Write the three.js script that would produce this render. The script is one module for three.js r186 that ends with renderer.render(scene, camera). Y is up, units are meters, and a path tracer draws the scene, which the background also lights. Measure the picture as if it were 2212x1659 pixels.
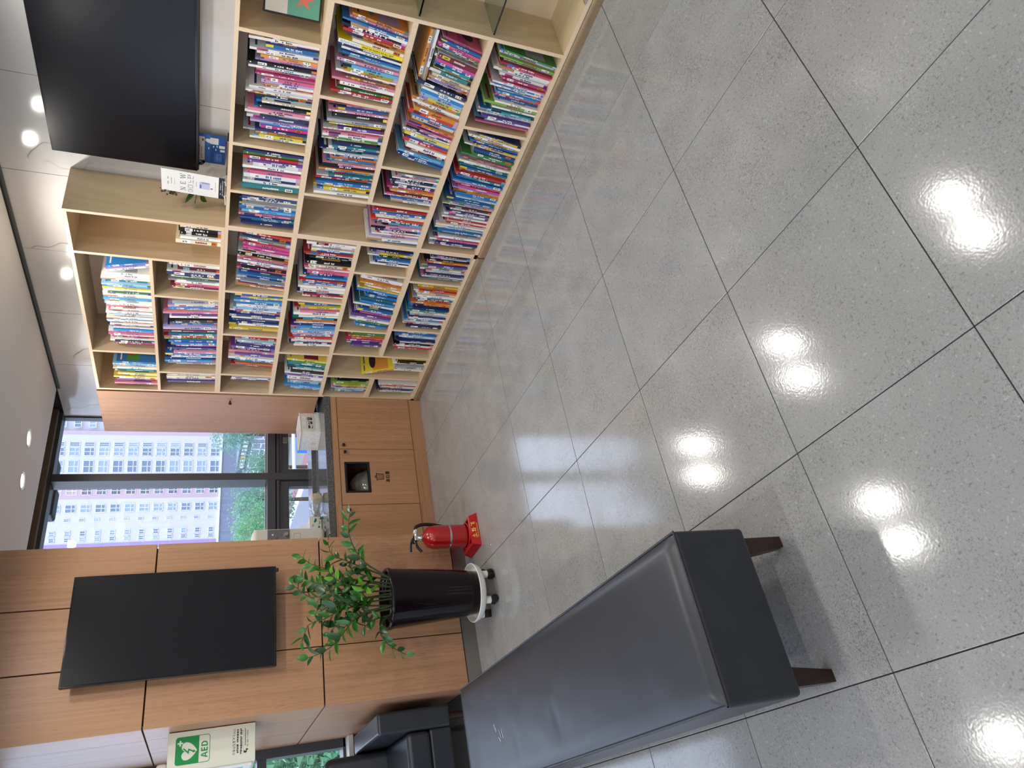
import * as THREE from 'three';
import { RoundedBoxGeometry } from 'three/addons/geometries/RoundedBoxGeometry.js';
import { mergeGeometries } from 'three/addons/utils/BufferGeometryUtils.js';
import { ImprovedNoise } from 'three/addons/math/ImprovedNoise.js';

// ------------------------------------------------------------------ camera, sky, exposure
const scene = new THREE.Scene();
const camera = new THREE.PerspectiveCamera(57.2, 2212 / 1659, 0.05, 600);
camera.position.set(-1.934, 1.5426, 0.171);
const D2R = Math.PI / 180;
camera.rotation.set(-22.672 * D2R, -34.134 * D2R, (2.638 - 90) * D2R, 'YXZ');   // the photograph lies on its side
scene.add(camera);
scene.background = new THREE.Color().setRGB(0.64, 0.755, 1.0);                     // bright hazy sky
scene.backgroundIntensity = 3.3;
const renderer = new THREE.WebGLRenderer();
renderer.toneMapping = THREE.LinearToneMapping;
renderer.toneMappingExposure = 1.0;
renderer.shadowMap.enabled = true;
const LAMP = 1.38;                                                               // candela of one downlight

// ------------------------------------------------------------------ helpers
let seed = 20240611;
const rnd = () => { seed = (seed * 1664525 + 1013904223) >>> 0; return seed / 4294967296; };
const rr = (a, b) => a + (b - a) * rnd();
const pick = (a) => a[Math.floor(rnd() * a.length)];
const noise = new ImprovedNoise();
const taken = new Map();
const numbered = (n) => { const k = taken.get(n) ?? 0; taken.set(n, k + 1); return k ? n + '_' + String(k).padStart(3, '0') : n; };
function tag(o, label, category, group, kind) {
  if (label) o.userData.label = label;
  if (category) o.userData.category = category;
  if (group) o.userData.group = group;
  if (kind) o.userData.kind = kind;
  return o;
}
function shade(o) { o.traverse((m) => { if (m.isMesh) { m.castShadow = true; m.receiveShadow = true; } }); }
function thing(name, label, category, [x, y, z] = [0, 0, 0], turn = 0, group) {
  const o = new THREE.Group(); o.name = numbered(name); o.position.set(x, y, z); o.rotation.y = turn; scene.add(o);
  return tag(o, label, category, group);
}
function struct(name) { const o = new THREE.Group(); o.name = numbered(name); scene.add(o); return tag(o, null, null, null, 'structure'); }
function part(parent, name, geo, mat, pos, rot) {
  const m = new THREE.Mesh(geo, mat); m.name = name;
  if (pos) m.position.set(...pos);
  if (rot) m.rotation.set(...rot);
  parent.add(m); return m;
}
// texture coordinates in metres by facing direction; up = axis that the grain runs along
function uvBox(g, up = 'y', ou = 0, ov = 0) {
  if (g.index) g = g.toNonIndexed();
  const p = g.attributes.position, uv = new Float32Array(p.count * 2), a = new THREE.Vector3(), b = new THREE.Vector3(), c = new THREE.Vector3();
  for (let i = 0; i < p.count; i += 3) {
    a.fromBufferAttribute(p, i); b.fromBufferAttribute(p, i + 1); c.fromBufferAttribute(p, i + 2);
    const n = b.clone().sub(a).cross(c.clone().sub(a)), ax = [Math.abs(n.x), Math.abs(n.y), Math.abs(n.z)];
    const k = ax[0] >= ax[1] && ax[0] >= ax[2] ? 'x' : ax[1] >= ax[2] ? 'y' : 'z';
    let v = up, u = ['x', 'y', 'z'].find((q) => q !== k && q !== v);
    if (k === up) { u = up === 'x' ? 'y' : 'x'; v = ['x', 'y', 'z'].find((q) => q !== k && q !== u); }
    [a, b, c].forEach((w, j) => { uv[(i + j) * 2] = w[u] + ou; uv[(i + j) * 2 + 1] = w[v] + ov; });
  }
  g.setAttribute('uv', new THREE.BufferAttribute(uv, 2));
  return g;
}
const rbox = (w, h, d, r = 0.002, up = 'y', ou = 0, ov = 0, seg = 1) => uvBox(new RoundedBoxGeometry(w, h, d, seg, r), up, ou, ov);
const bx = (x0, x1, y0, y1, z0, z1) => new THREE.BoxGeometry(x1 - x0, y1 - y0, z1 - z0).translate((x0 + x1) / 2, (y0 + y1) / 2, (z0 + z1) / 2);
const rbx = (x0, x1, y0, y1, z0, z1, r = 0.002, up = 'y') => uvBox(new RoundedBoxGeometry(x1 - x0, y1 - y0, z1 - z0, 1, r).translate((x0 + x1) / 2, (y0 + y1) / 2, (z0 + z1) / 2), up, rr(0, 3), rr(0, 3));
const merge = (list) => mergeGeometries(list.map((g) => { g = g.index ? g.toNonIndexed() : g; if (!g.attributes.uv) g.setAttribute('uv', new THREE.BufferAttribute(new Float32Array(g.attributes.position.count * 2), 2)); return g; }));
const tube = (pts, r, seg = 16, rad = 8) => new THREE.TubeGeometry(new THREE.CatmullRomCurve3(pts.map((p) => new THREE.Vector3(...p))), seg, r, rad);
const cyl = (r0, r1, h, n = 20) => new THREE.CylinderGeometry(r0, r1, h, n);
const lathe = (pts, n = 40) => new THREE.LatheGeometry(pts.map((p) => new THREE.Vector2(...p)), n);
function canvas(w, h, draw, srgb = true) {
  const c = document.createElement('canvas'); c.width = w; c.height = h;
  draw(c.getContext('2d'), w, h);
  const t = new THREE.CanvasTexture(c); t.wrapS = t.wrapT = THREE.RepeatWrapping;
  if (srgb) t.colorSpace = THREE.SRGBColorSpace;
  t.anisotropy = 8;
  return t;
}
// per-pixel texture; f(u, v) returns [r, g, b] 0..255
function pixels(n, m, f, srgb = true, per = 1) {
  const d = new Uint8Array(n * m * 4);
  for (let j = 0; j < m; j++) for (let i = 0; i < n; i++) { const c = f(i / n, j / m), k = (j * n + i) * 4; d[k] = Math.max(0, Math.min(255, c[0])); d[k + 1] = Math.max(0, Math.min(255, c[1])); d[k + 2] = Math.max(0, Math.min(255, c[2])); d[k + 3] = 255; }
  const t = new THREE.DataTexture(d, n, m); t.wrapS = t.wrapT = THREE.RepeatWrapping; t.magFilter = THREE.LinearFilter; t.minFilter = THREE.LinearMipmapLinearFilter; t.generateMipmaps = true;
  if (srgb) t.colorSpace = THREE.SRGBColorSpace;
  t.repeat.set(1 / per, 1 / (Array.isArray(per) ? per[1] : per));
  if (Array.isArray(per)) t.repeat.set(1 / per[0], 1 / per[1]);
  t.needsUpdate = true; return t;
}
// tiling noise on a torus-like blend
const tn = (u, v, fu, fv, s) => { const a = noise.noise(u * fu, v * fv, s), b = noise.noise((u - 1) * fu, v * fv, s), c = noise.noise(u * fu, (v - 1) * fv, s), d = noise.noise((u - 1) * fu, (v - 1) * fv, s); return (a * (1 - u) + b * u) * (1 - v) + (c * (1 - u) + d * u) * v; };
const std = (o) => new THREE.MeshStandardMaterial(o);
const phys = (o) => new THREE.MeshPhysicalMaterial(o);

// ------------------------------------------------------------------ materials
const floorNoise = new Float32Array(1024 * 1024);
{ let q = 777; for (let i = 0; i < floorNoise.length; i++) { q = (q * 1664525 + 1013904223) >>> 0; floorNoise[i] = q / 4294967296; } }
const fnv = (i, j) => floorNoise[((j + 1024) & 1023) * 1024 + ((i + 1024) & 1023)];
const grainAt = (i, j) => { let s = 0; for (let a = -1; a <= 1; a++) for (let b = -1; b <= 1; b++) s += fnv(i + a, j + b); return s / 9; };
const floorMap = pixels(1024, 1024, (u, v) => {
  const i = Math.round(u * 1024), j = Math.round(v * 1024);
  const cloud = tn(u, v, 4, 4, 3.3) * 9 + tn(u, v, 11, 11, 8.1) * 6;
  const dens = 0.5 + tn(u, v, 6, 6, 5.7) * 0.9;
  const g = grainAt(i, j), s = grainAt(Math.floor(i / 2) + 300, Math.floor(j / 2) + 100);
  let k = 152 + cloud + (fnv(i, j) - 0.5) * 10;
  if (g < 0.385 + 0.05 * dens) k -= 26 * Math.max(0.25, dens);
  if (s < 0.31 + 0.03 * dens) k -= 22;
  if (s > 0.70 - 0.02 * dens) k += 18;
  return [k, k, k - 1];
}, true, 1.1);
const floorBump = pixels(512, 512, (u, v) => { const k = 128 + tn(u, v, 90, 90, 2) * 60 + tn(u, v, 38, 38, 12) * 50; return [k, k, k]; }, false, 0.55);
const M = {};
M.tile = phys({ color: '#ffffff', map: floorMap, roughness: 0.12, bumpMap: floorBump, bumpScale: 0.0002, ior: 1.66 });
M.grout = std({ color: '#2b2a28', roughness: 0.9 });
const woodTex = (r, g, b, amp, seedz, per) => pixels(512, 1024, (u, v) => {
  const a = tn(u, v, 60, 2, seedz) * 0.9 + tn(u, v, 150, 5, seedz + 4) * 0.8 + tn(u, v, 14, 1, seedz + 9) * 0.7, p = tn(u, v, 210, 30, seedz + 2);
  const k = a * amp + (p > 0.28 ? -amp * 0.9 : 0);
  return [r + k, g + k * 0.85, b + k * 0.65];
}, true, per);
M.wood = std({ map: woodTex(172, 130, 97, 14, 1.5, [0.7, 1.6]), roughness: 0.42 });
M.woodDark = std({ color: '#3a2018', roughness: 0.6 });
const birch = pixels(512, 1024, (u, v) => {
  const w = tn(u, v, 5, 2, 21.3) * 1.4, a = Math.sin((u * 9 + w * 1.6) * 6.283) * 0.35 + tn(u, v, 70, 5, 4) * 0.8 + tn(u, v, 9, 3, 7) * 0.9;
  const k = a * 8, f = tn(u, v, 120, 14, 15) > 0.36 ? -9 : 0;
  return [206 + k + f, 182 + k * 0.95 + f, 148 + k * 0.85 + f];
}, true, [0.8, 1.6]);
M.birch = std({ map: birch, roughness: 0.5 });
M.plyEdge = std({ map: pixels(64, 64, (u, v) => { const k = noise.noise(u * 30, v * 5, 3) * 10; return [226 + k, 201 + k, 170 + k]; }, true, 0.1), roughness: 0.6 });
M.plinth = std({ map: pixels(256, 256, (u, v) => { const k = tn(u, v, 4, 60, 5) * 16 + tn(u, v, 12, 12, 9) * 12; return [150 + k, 126 + k, 97 + k * 0.9]; }, true, 0.5), roughness: 0.55 });
M.marble = phys({ map: pixels(1024, 1024, (u, v) => {
  const wx = tn(u, v, 4, 4, 1.1) * 0.55 + tn(u, v, 11, 11, 6) * 0.16, wy = tn(u, v, 4, 4, 9.4) * 0.5;
  const l1 = Math.abs(Math.sin((u * 1 + v * 1 + wx + wy) * Math.PI)), l2 = Math.abs(Math.sin((u * 2 - v * 1 + wy * 1.5 - wx) * Math.PI));
  const m1 = Math.max(0, tn(u, v, 7, 7, 31) + 0.12), m2 = Math.max(0, tn(u, v, 6, 6, 41) + 0.02);
  const k = -Math.exp(-((l1 / 0.014) ** 2)) * 170 * m1 - Math.exp(-((l1 / 0.07) ** 2)) * 30 * m1 - Math.exp(-((l2 / 0.012) ** 2)) * 120 * m2 + tn(u, v, 5, 5, 77) * 6;
  return [219 + k, 216 + k, 212 + k];
}, true, 1.2), roughness: 0.09 });
M.granite = phys({ map: pixels(512, 512, (u, v) => { const i = Math.round(u * 512), j = Math.round(v * 512), s = grainAt(i, j), q = fnv(i >> 1, j >> 1); const k = 84 + (s - 0.5) * 190 + (q > 0.93 ? 70 : 0) + (q < 0.08 ? -40 : 0); return [k, k, k + 1]; }, true, 0.35), roughness: 0.1 });
M.ceiling = std({ color: '#e2e5ea', roughness: 0.95 });
M.plaster = std({ color: '#e2e1de', roughness: 0.9 });
M.recess = std({ color: '#2a2624', roughness: 0.8 });
M.frame = std({ color: '#4a4a50', roughness: 0.4, metalness: 0.25 });
M.headStrip = std({ color: '#6b5a4c', roughness: 0.5 });
M.trimDark = std({ color: '#5c5f63', roughness: 0.45, metalness: 0.4 });
M.glass = phys({ color: '#ffffff', roughness: 0, transmission: 1, thickness: 0, ior: 1.5 });
M.steel = std({ color: '#9a968f', roughness: 0.32, metalness: 0.9 });
M.chrome = std({ color: '#d6d6d6', roughness: 0.18, metalness: 1 });
M.black = std({ color: '#101012', roughness: 0.5 });
M.blackGloss = phys({ color: '#0c0d10', roughness: 0.12 });
M.screen = phys({ color: '#0c0d13', roughness: 0.25, ior: 1.4 });
M.bezel = phys({ color: '#0b0c0f', roughness: 0.16 });
M.white = std({ color: '#e6e6e2', roughness: 0.4 });
M.offwhite = std({ color: '#d3d1c6', roughness: 0.42 });
M.paper = std({ color: '#e9e5da', roughness: 0.9 });
M.leather = phys({ color: '#2b2f37', roughness: 0.37, bumpMap: pixels(256, 256, (u, v) => { const k = 128 + tn(u, v, 60, 60, 3) * 90; return [k, k, k]; }, false, 0.12), bumpScale: 0.00025, map: pixels(256, 256, (u, v) => { const s = tn(u, v, 10, 3, 5) > 0.46 && tn(u, v, 40, 22, 8) > 0.1 ? 40 : 0, k = 240 + tn(u, v, 9, 9, 2) * 16 + s * 0.2; return [k, k, k]; }, true, 0.9) });
M.walnut = std({ map: pixels(128, 256, (u, v) => { const k = tn(u, v, 20, 2, 4) * 18; return [44 + k * 0.7, 17 + k * 0.4, 14 + k * 0.3]; }, true, 0.3), roughness: 0.32 });
M.red = phys({ color: '#a80f12', roughness: 0.25, clearcoat: 0.6, clearcoatRoughness: 0.12 });
M.redPlastic = phys({ color: '#b3121a', roughness: 0.22 });
M.pot = phys({ color: '#120a0d', roughness: 0.09, ior: 1.36 });
M.leaf = phys({ color: '#2c6a1e', roughness: 0.3, transmission: 0.12, thickness: 0 });
M.leafDark = phys({ color: '#1d4a1c', roughness: 0.3, transmission: 0.08, thickness: 0 });
M.leafNew = phys({ color: '#66a52a', roughness: 0.3, transmission: 0.2, thickness: 0 });
M.stem = std({ color: '#3c4a22', roughness: 0.6 });
M.soil = std({ color: '#2a211a', roughness: 1 });
M.glassGreen = phys({ color: '#dff2ea', roughness: 0.02, transmission: 1, thickness: 0.006, ior: 1.5, attenuationColor: new THREE.Color('#4f9a84'), attenuationDistance: 0.3 });

// ------------------------------------------------------------------ stroke lettering for Hangul
const circle = (cx, cy, rx, ry) => Array.from({ length: 19 }, (_, i) => [cx + Math.cos(i / 18 * 6.2832) * rx, cy + Math.sin(i / 18 * 6.2832) * ry]);
const JAMO = {
  ㄱ: [[[0, 0], [1, 0], [0.9, 1]]], ㄴ: [[[0, 0], [0, 1], [1, 1]]], ㄷ: [[[1, 0], [0, 0], [0, 1], [1, 1]]], ㄹ: [[[0, 0], [1, 0], [1, 0.5], [0, 0.5], [0, 1], [1, 1]]],
  ㅁ: [[[0, 0], [1, 0], [1, 1], [0, 1], [0, 0]]], ㅂ: [[[0, 0], [0, 1], [1, 1], [1, 0]], [[0, 0.5], [1, 0.5]]], ㅅ: [[[0.5, 0], [0.4, 0.5], [0, 1]], [[0.45, 0.4], [1, 1]]],
  ㅇ: [circle(0.5, 0.5, 0.5, 0.5)], ㅈ: [[[0, 0], [1, 0]], [[0.5, 0], [0, 1]], [[0.4, 0.45], [1, 1]]], ㅊ: [[[0.35, 0], [0.65, 0]], [[0, 0.25], [1, 0.25]], [[0.5, 0.25], [0, 1]], [[0.4, 0.6], [1, 1]]],
  ㅌ: [[[1, 0], [0, 0], [0, 1], [1, 1]], [[0, 0.5], [1, 0.5]]], ㅍ: [[[0, 0], [1, 0]], [[0.28, 0], [0.28, 1]], [[0.72, 0], [0.72, 1]], [[0, 1], [1, 1]]],
  ㅎ: [[[0.35, 0], [0.65, 0]], [[0, 0.24], [1, 0.24]], circle(0.5, 0.7, 0.36, 0.3)],
};
const LEAD = [...'ㄱㄲㄴㄷㄸㄹㅁㅂㅃㅅㅆㅇㅈㅉㅊㅋㅌㅍㅎ'], VOW = [...'ㅏㅐㅑㅒㅓㅔㅕㅖㅗㅘㅙㅚㅛㅜㅝㅞㅟㅠㅡㅢㅣ'], TAIL = ['', ...'ㄱㄲㄳㄴㄵㄶㄷㄹㄺㄻㄼㄽㄾㄿㅀㅁㅂㅄㅅㅆㅇㅈㅊㅋㅌㅍㅎ'];
const SIDE = { ㅏ: [[[0.3, 0], [0.3, 1]], [[0.3, 0.5], [1, 0.5]]], ㅐ: [[[0.2, 0], [0.2, 1]], [[0.8, 0], [0.8, 1]], [[0.2, 0.5], [0.8, 0.5]]], ㅓ: [[[0.8, 0], [0.8, 1]], [[0.1, 0.5], [0.8, 0.5]]], ㅔ: [[[0.5, 0], [0.5, 1]], [[0.95, 0], [0.95, 1]], [[0, 0.5], [0.5, 0.5]]], ㅕ: [[[0.8, 0], [0.8, 1]], [[0.1, 0.35], [0.8, 0.35]], [[0.1, 0.65], [0.8, 0.65]]], ㅣ: [[[0.5, 0], [0.5, 1]]] };
const UNDER = { ㅗ: [[[0, 1], [1, 1]], [[0.5, 0.2], [0.5, 1]]], ㅜ: [[[0, 0.3], [1, 0.3]], [[0.5, 0.3], [0.5, 1]]], ㅠ: [[[0, 0.3], [1, 0.3]], [[0.33, 0.3], [0.33, 1]], [[0.67, 0.3], [0.67, 1]]], ㅡ: [[[0, 0.6], [1, 0.6]]] };
function hangul(g, text, x, y, s, gap = 1.05) {
  const draw = (strokes, bx0, by0, w, h) => { for (const st of strokes) { g.beginPath(); st.forEach(([px, py], i) => (i ? g.lineTo(bx0 + px * w, by0 + py * h) : g.moveTo(bx0 + px * w, by0 + py * h))); g.stroke(); } };
  for (const ch of text) {
    const code = ch.charCodeAt(0) - 0xac00;
    if (code >= 0 && code < 11172) {
      const L = LEAD[Math.floor(code / 588)], V = VOW[Math.floor((code % 588) / 28)], T = TAIL[code % 28], hh = T ? 0.56 : 1;
      if (SIDE[V]) { draw(JAMO[L], x + 0.04 * s, y + 0.08 * s * hh, 0.5 * s, 0.8 * s * hh); draw(SIDE[V], x + 0.62 * s, y, 0.32 * s, s * hh * 0.98); }
      else if (V === 'ㅘ') { draw(JAMO[L], x + 0.06 * s, y + 0.02 * s, 0.46 * s, 0.48 * s); draw(UNDER.ㅗ, x, y + 0.56 * s, 0.6 * s, 0.3 * s); draw(SIDE.ㅏ, x + 0.64 * s, y, 0.32 * s, s); }
      else { draw(JAMO[L], x + 0.2 * s, y + 0.02 * s, 0.6 * s, (T ? 0.3 : 0.48) * s); draw(UNDER[V], x + 0.02 * s, y + (T ? 0.34 : 0.52) * s, 0.94 * s, (T ? 0.22 : 0.44) * s); }
      if (T) draw(JAMO[T], x + 0.2 * s, y + 0.66 * s, 0.62 * s, 0.3 * s);
    }
    x += s * gap;
  }
  return x;
}
// rows of small print that is too small to read
function smallPrint(g, x, y, w, h, color, vertical) {
  g.fillStyle = color;
  const len = vertical ? h : w, th = vertical ? w : h;
  for (let p = 0; p < len;) { const q = rr(0.5, 1.1) * th; if (rnd() > 0.18) { if (vertical) g.fillRect(x + rr(0, 0.15) * th, y + p, th * rr(0.6, 0.95), q * 0.75); else g.fillRect(x + p, y + rr(0, 0.15) * th, q * 0.75, th * rr(0.6, 0.95)); } p += q; }
}

// ------------------------------------------------------------------ the room
const CEIL = 2.66, WALL_R = 1.41, FRONT = 3.0, LEFT = -4.5;
{ // floor: polished terrazzo-look tiles 600 x 600 on a dark bed
  const floor = struct('floor');
  part(floor, 'tile_bed', bx(LEFT - 0.2, WALL_R + 0.2, -0.12, -0.0035, -5.6, FRONT + 0.2), M.grout);
  const geos = [0, 1, 2, 3, 4, 5].map((k) => uvBox(new RoundedBoxGeometry(0.597, 0.012, 0.597, 1, 0.0013), 'z', k * 0.37 + 0.11 * k * k, k * 0.53));
  for (let i = -8; i < 3; i++) for (let j = -9; j < 5; j++) part(floor, 'tile', geos[Math.floor(rnd() * 6)], M.tile, [i * 0.6 + 0.3, -0.006, j * 0.6 + 0.3], [0, Math.floor(rnd() * 4) * Math.PI / 2, 0]);
}
{ // right wall: marble-look panels 600 wide
  const w = struct('wall_right');
  part(w, 'backing', bx(WALL_R + 0.012, WALL_R + 0.2, -0.1, CEIL + 0.3, -5.57, FRONT + 0.2), M.grout);
  const hs = [[0, 0.298], [0.3, 1.498], [1.5, CEIL]];
  const cache = new Map();
  for (let k = 0; k < 14; k++) {
    const z1 = -2.352 + (8 - k) * 0.606;                                        // joints seen at -2.35, -2.95, -3.56 ...
    if (k === 13) { for (const [y0, y1] of hs) part(w, 'panel', rbx(WALL_R, WALL_R + 0.014, y0, y1, -5.57, z1 + 0.6045, 0.001), M.marble); continue; }
    for (const [y0, y1] of hs) {
      const key = y0 + '|' + (k % 3); if (!cache.has(key)) cache.set(key, uvBox(new RoundedBoxGeometry(0.014, y1 - y0, 0.603, 1, 0.001), 'y', (k % 3) * 0.41 + y0, (k % 3) * 0.77 + y0 * 0.6));
      part(w, 'panel', cache.get(key), M.marble, [WALL_R + 0.007, (y0 + y1) / 2, z1 + 0.303]);
    }
  }
  const t = struct('trim_1');
  part(t, 'cornice_strip', bx(WALL_R - 0.012, WALL_R + 0.001, CEIL - 0.022, CEIL - 0.006, -5.09, FRONT), M.trimDark);
  part(t, 'shadow_gap', bx(WALL_R - 0.02, WALL_R + 0.001, CEIL - 0.006, CEIL, -5.09, FRONT), M.recess);
}
{ // ceiling with a blind recess along the windows
  const c = struct('ceiling');
  part(c, 'ceiling_board', bx(LEFT - 0.2, WALL_R + 0.2, CEIL, CEIL + 0.06, -5.09, FRONT + 0.2), M.ceiling);
  part(c, 'recess_lid', bx(LEFT - 0.2, WALL_R + 0.2, CEIL + 0.3, CEIL + 0.36, -5.75, -5.03), M.recess);
  part(c, 'recess_side', bx(LEFT - 0.2, WALL_R + 0.2, CEIL + 0.06, CEIL + 0.3, -5.09, -5.05), M.recess);
}
{ // left wall, outside the frame: unseen windows added for the daylight on the bench and the floor
  const w = struct('wall_left');
  part(w, 'parapet', bx(LEFT - 0.2, LEFT, 0, 0.7, -5.6, FRONT + 0.2), M.plaster); part(w, 'lintel', bx(LEFT - 0.2, LEFT, 2.5, CEIL + 0.06, -5.6, FRONT + 0.2), M.plaster);
  for (const [a, b] of [[-5.6, -5.0], [-2.5, -2.1], [0.4, 3.2]]) part(w, 'pier', bx(LEFT - 0.2, LEFT, 0.7, 2.5, a, b), M.plaster);
  const v = struct('window_3');
  for (const [a, b] of [[-5, -2.5], [-2.1, 0.4]]) {
    part(v, 'pane', bx(LEFT - 0.11, LEFT - 0.107, 0.74, 2.46, a + 0.05, b - 0.05), M.glass);
    for (const [y0, y1, p, q] of [[0.7, 0.75, a, b], [2.45, 2.5, a, b], [0.7, 2.5, a, a + 0.05], [0.7, 2.5, b - 0.05, b], [0.7, 2.5, (a + b) / 2 - 0.03, (a + b) / 2 + 0.03]]) part(v, 'frame_bar', bx(LEFT - 0.14, LEFT - 0.06, y0, y1, p, q), M.frame);
  }
}
{ const w = struct('wall_front'); part(w, 'plaster_face', bx(LEFT - 0.2, WALL_R + 0.2, 0, CEIL + 0.06, FRONT, FRONT + 0.2), M.plaster); }
{ const w = struct('wall_back'); part(w, 'plaster_face', bx(LEFT - 0.2, WALL_R + 0.1, -0.1, 0.6, -5.62, -5.42), M.plaster); }
const COLX0 = -1.235, COLX1 = -0.268, COLZ = -4.07;
{ // wood panelled column between the windows
  const w = struct('wall_column');
  part(w, 'core', bx(COLX0 + 0.02, COLX1 - 0.02, 0, CEIL + 0.06, -5.56, COLZ - 0.02), M.woodDark);
  const ys = [0.093, 0.928, 1.815, CEIL], xs = [COLX0, -0.917, -0.6, COLX1];
  for (let j = 0; j < 3; j++) {
    for (let i = 0; i < 3; i++) part(w, 'panel', rbx(xs[i] + (i ? 0.003 : 0), xs[i + 1] - (i < 2 ? 0.003 : 0), ys[j] + 0.004, ys[j + 1] - 0.004, COLZ - 0.018, COLZ, 0.0012), M.wood);
    const zs = [COLZ - 0.018, -4.4, -4.88, -5.42];
    for (let i = 0; i < 3; i++) part(w, 'panel', rbx(COLX0, COLX0 + 0.018, ys[j] + 0.004, ys[j + 1] - 0.004, zs[i + 1] + 0.0015, zs[i] - 0.0015, 0.001), M.wood);
    part(w, 'panel', rbx(COLX1 - 0.018, COLX1, ys[j] + 0.004, ys[j + 1] - 0.004, -5.42, COLZ - 0.02, 0.001), M.wood);
  }
  const b = struct('baseboard_column');
  part(b, 'steel_skirting', bx(COLX0 - 0.004, COLX1 + 0.002, 0, 0.09, -5.4, COLZ - 0.008), M.steel);
}
// ------------------------------------------------------------------ windows
const WF = -5.42, WG = -5.53, WB = -5.57;
function windowBars(w, list, mat = M.frame) { for (const [n, x0, x1, y0, y1, z0 = WB, z1 = WF] of list) part(w, n, rbx(x0, x1, y0, y1, z0, z1, 0.003), mat); }
{
  const w = struct('window_1');
  windowBars(w, [
    ['mullion', 0.788, 0.85, 0.6, CEIL], ['transom', COLX1, 0.788, 1.063, 1.128], ['transom', 0.85, WALL_R, 1.063, 1.128],
    ['jamb', WALL_R - 0.014, WALL_R, 0.6, CEIL + 0.1, WB, WG + 0.02], ['jamb', COLX1 - 0.02, COLX1 + 0.02, 0.6, CEIL + 0.1, WB, WG + 0.02], ['sill_bar', COLX1, WALL_R, 0.58, 0.66],
    ['head_bar', COLX1, WALL_R, CEIL, CEIL + 0.3, WB, WF - 0.03],
  ]);
  part(w, 'head_strip', rbx(COLX1, WALL_R, CEIL + 0.025, CEIL + 0.075, WF - 0.03, WF + 0.02, 0.004), M.headStrip);
  // lower opening sashes with a rounded rail
  for (const [a, b] of [[COLX1 + 0.03, 0.788], [0.85, WALL_R - 0.03]]) {
    const s = part(w, 'sash', rbx(a, b, 0.955, 1.02, -5.51, -5.45, 0.004), M.frame);
    part(s, 'sash_stile', rbx(a, a + 0.05, 0.66, 0.955, -5.51, -5.45, 0.004), M.frame);
    part(s, 'sash_stile', rbx(b - 0.05, b, 0.66, 0.955, -5.51, -5.45, 0.004), M.frame);
    part(s, 'round_rail', cyl(0.02, 0.02, b - a, 14).rotateZ(Math.PI / 2).translate((a + b) / 2, 1.041, -5.45), M.frame);
    part(s, 'pane', bx(a + 0.05, b - 0.05, 0.66, 0.955, WG + 0.04, WG + 0.043), M.glass);
    part(s, 'latch', rbx((a === 0.85 ? 1.14 : 0.02), (a === 0.85 ? 1.2 : 0.05), 0.962, 1.0, -5.45, -5.435, 0.004), M.chrome);
  }
  part(w, 'pane', bx(COLX1 + 0.03, 0.788, 1.128, CEIL, WG, WG + 0.003), M.glass);
  part(w, 'pane', bx(0.85, WALL_R - 0.012, 1.128, CEIL, WG, WG + 0.003), M.glass);
  for (const [a, b] of [[COLX1 + 0.03, 0.788], [0.85, WALL_R - 0.03]]) part(w, 'glazing_bead', bx(a, b, 1.128, 1.14, WG + 0.004, WG + 0.03), M.chrome);
  const v = struct('window_2');
  windowBars(v, [['jamb', COLX0 - 0.06, COLX0 + 0.02, 0.6, CEIL + 0.1], ['jamb', LEFT, LEFT + 0.06, 0.6, CEIL + 0.1], ['mullion', -2.9, -2.83, 0.6, CEIL], ['transom', LEFT, -2.9, 1.13, 1.19], ['transom', -2.83, COLX0 - 0.06, 1.13, 1.19], ['head_bar', LEFT, COLX0, CEIL, CEIL + 0.3], ['sill_bar', LEFT, COLX0, 0.56, 0.62]]);
  for (const [a, b] of [[LEFT + 0.06, -2.9], [-2.83, COLX0 - 0.06]]) for (const [y0, y1] of [[0.62, 1.13], [1.19, CEIL]]) part(v, 'pane', bx(a, b, y0, y1, WG, WG + 0.003), M.glass);
  part(v, 'sill_board', rbx(LEFT, COLX0, 0.565, 0.6, -5.45, -5.3, 0.004), M.white);
}

// ------------------------------------------------------------------ recessed downlights, in pairs
const lensMat = std({ color: '#ffffff', emissive: '#fffcf6', emissiveIntensity: 9, roughness: 0.6 });
const ringGeo = lathe([[0.05, 0.004], [0.052, -0.004], [0.064, -0.006], [0.069, -0.002], [0.069, 0.004]], 32), lensGeo = lathe([[0, -0.001], [0.03, -0.002], [0.051, 0.001], [0.051, 0.003], [0, 0.003]], 28);
function downlight(x, z, label, group) {
  const t = thing('recessed_downlight', label, 'ceiling light', [x, CEIL, z], 0, group);
  part(t, 'trim_ring', ringGeo, M.white); part(t, 'lens', lensGeo, lensMat);
  const s = new THREE.SpotLight('#fffbf4', LAMP, 0, 86 * D2R, 0.3, 2);
  s.position.set(0, -0.03, 0); s.target.position.set(0, -2, 0); s.castShadow = true; s.shadow.radius = 1.7; s.name = 'lamp';
  t.add(s); t.add(s.target);
}
downlight(0.7, -4.6, 'round recessed downlight in the ceiling by the window, nearer the marble wall', 'ceiling downlights');
downlight(0.42, -4.65, 'round recessed downlight in the ceiling by the window, nearer the panelled column', 'ceiling downlights');
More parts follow.
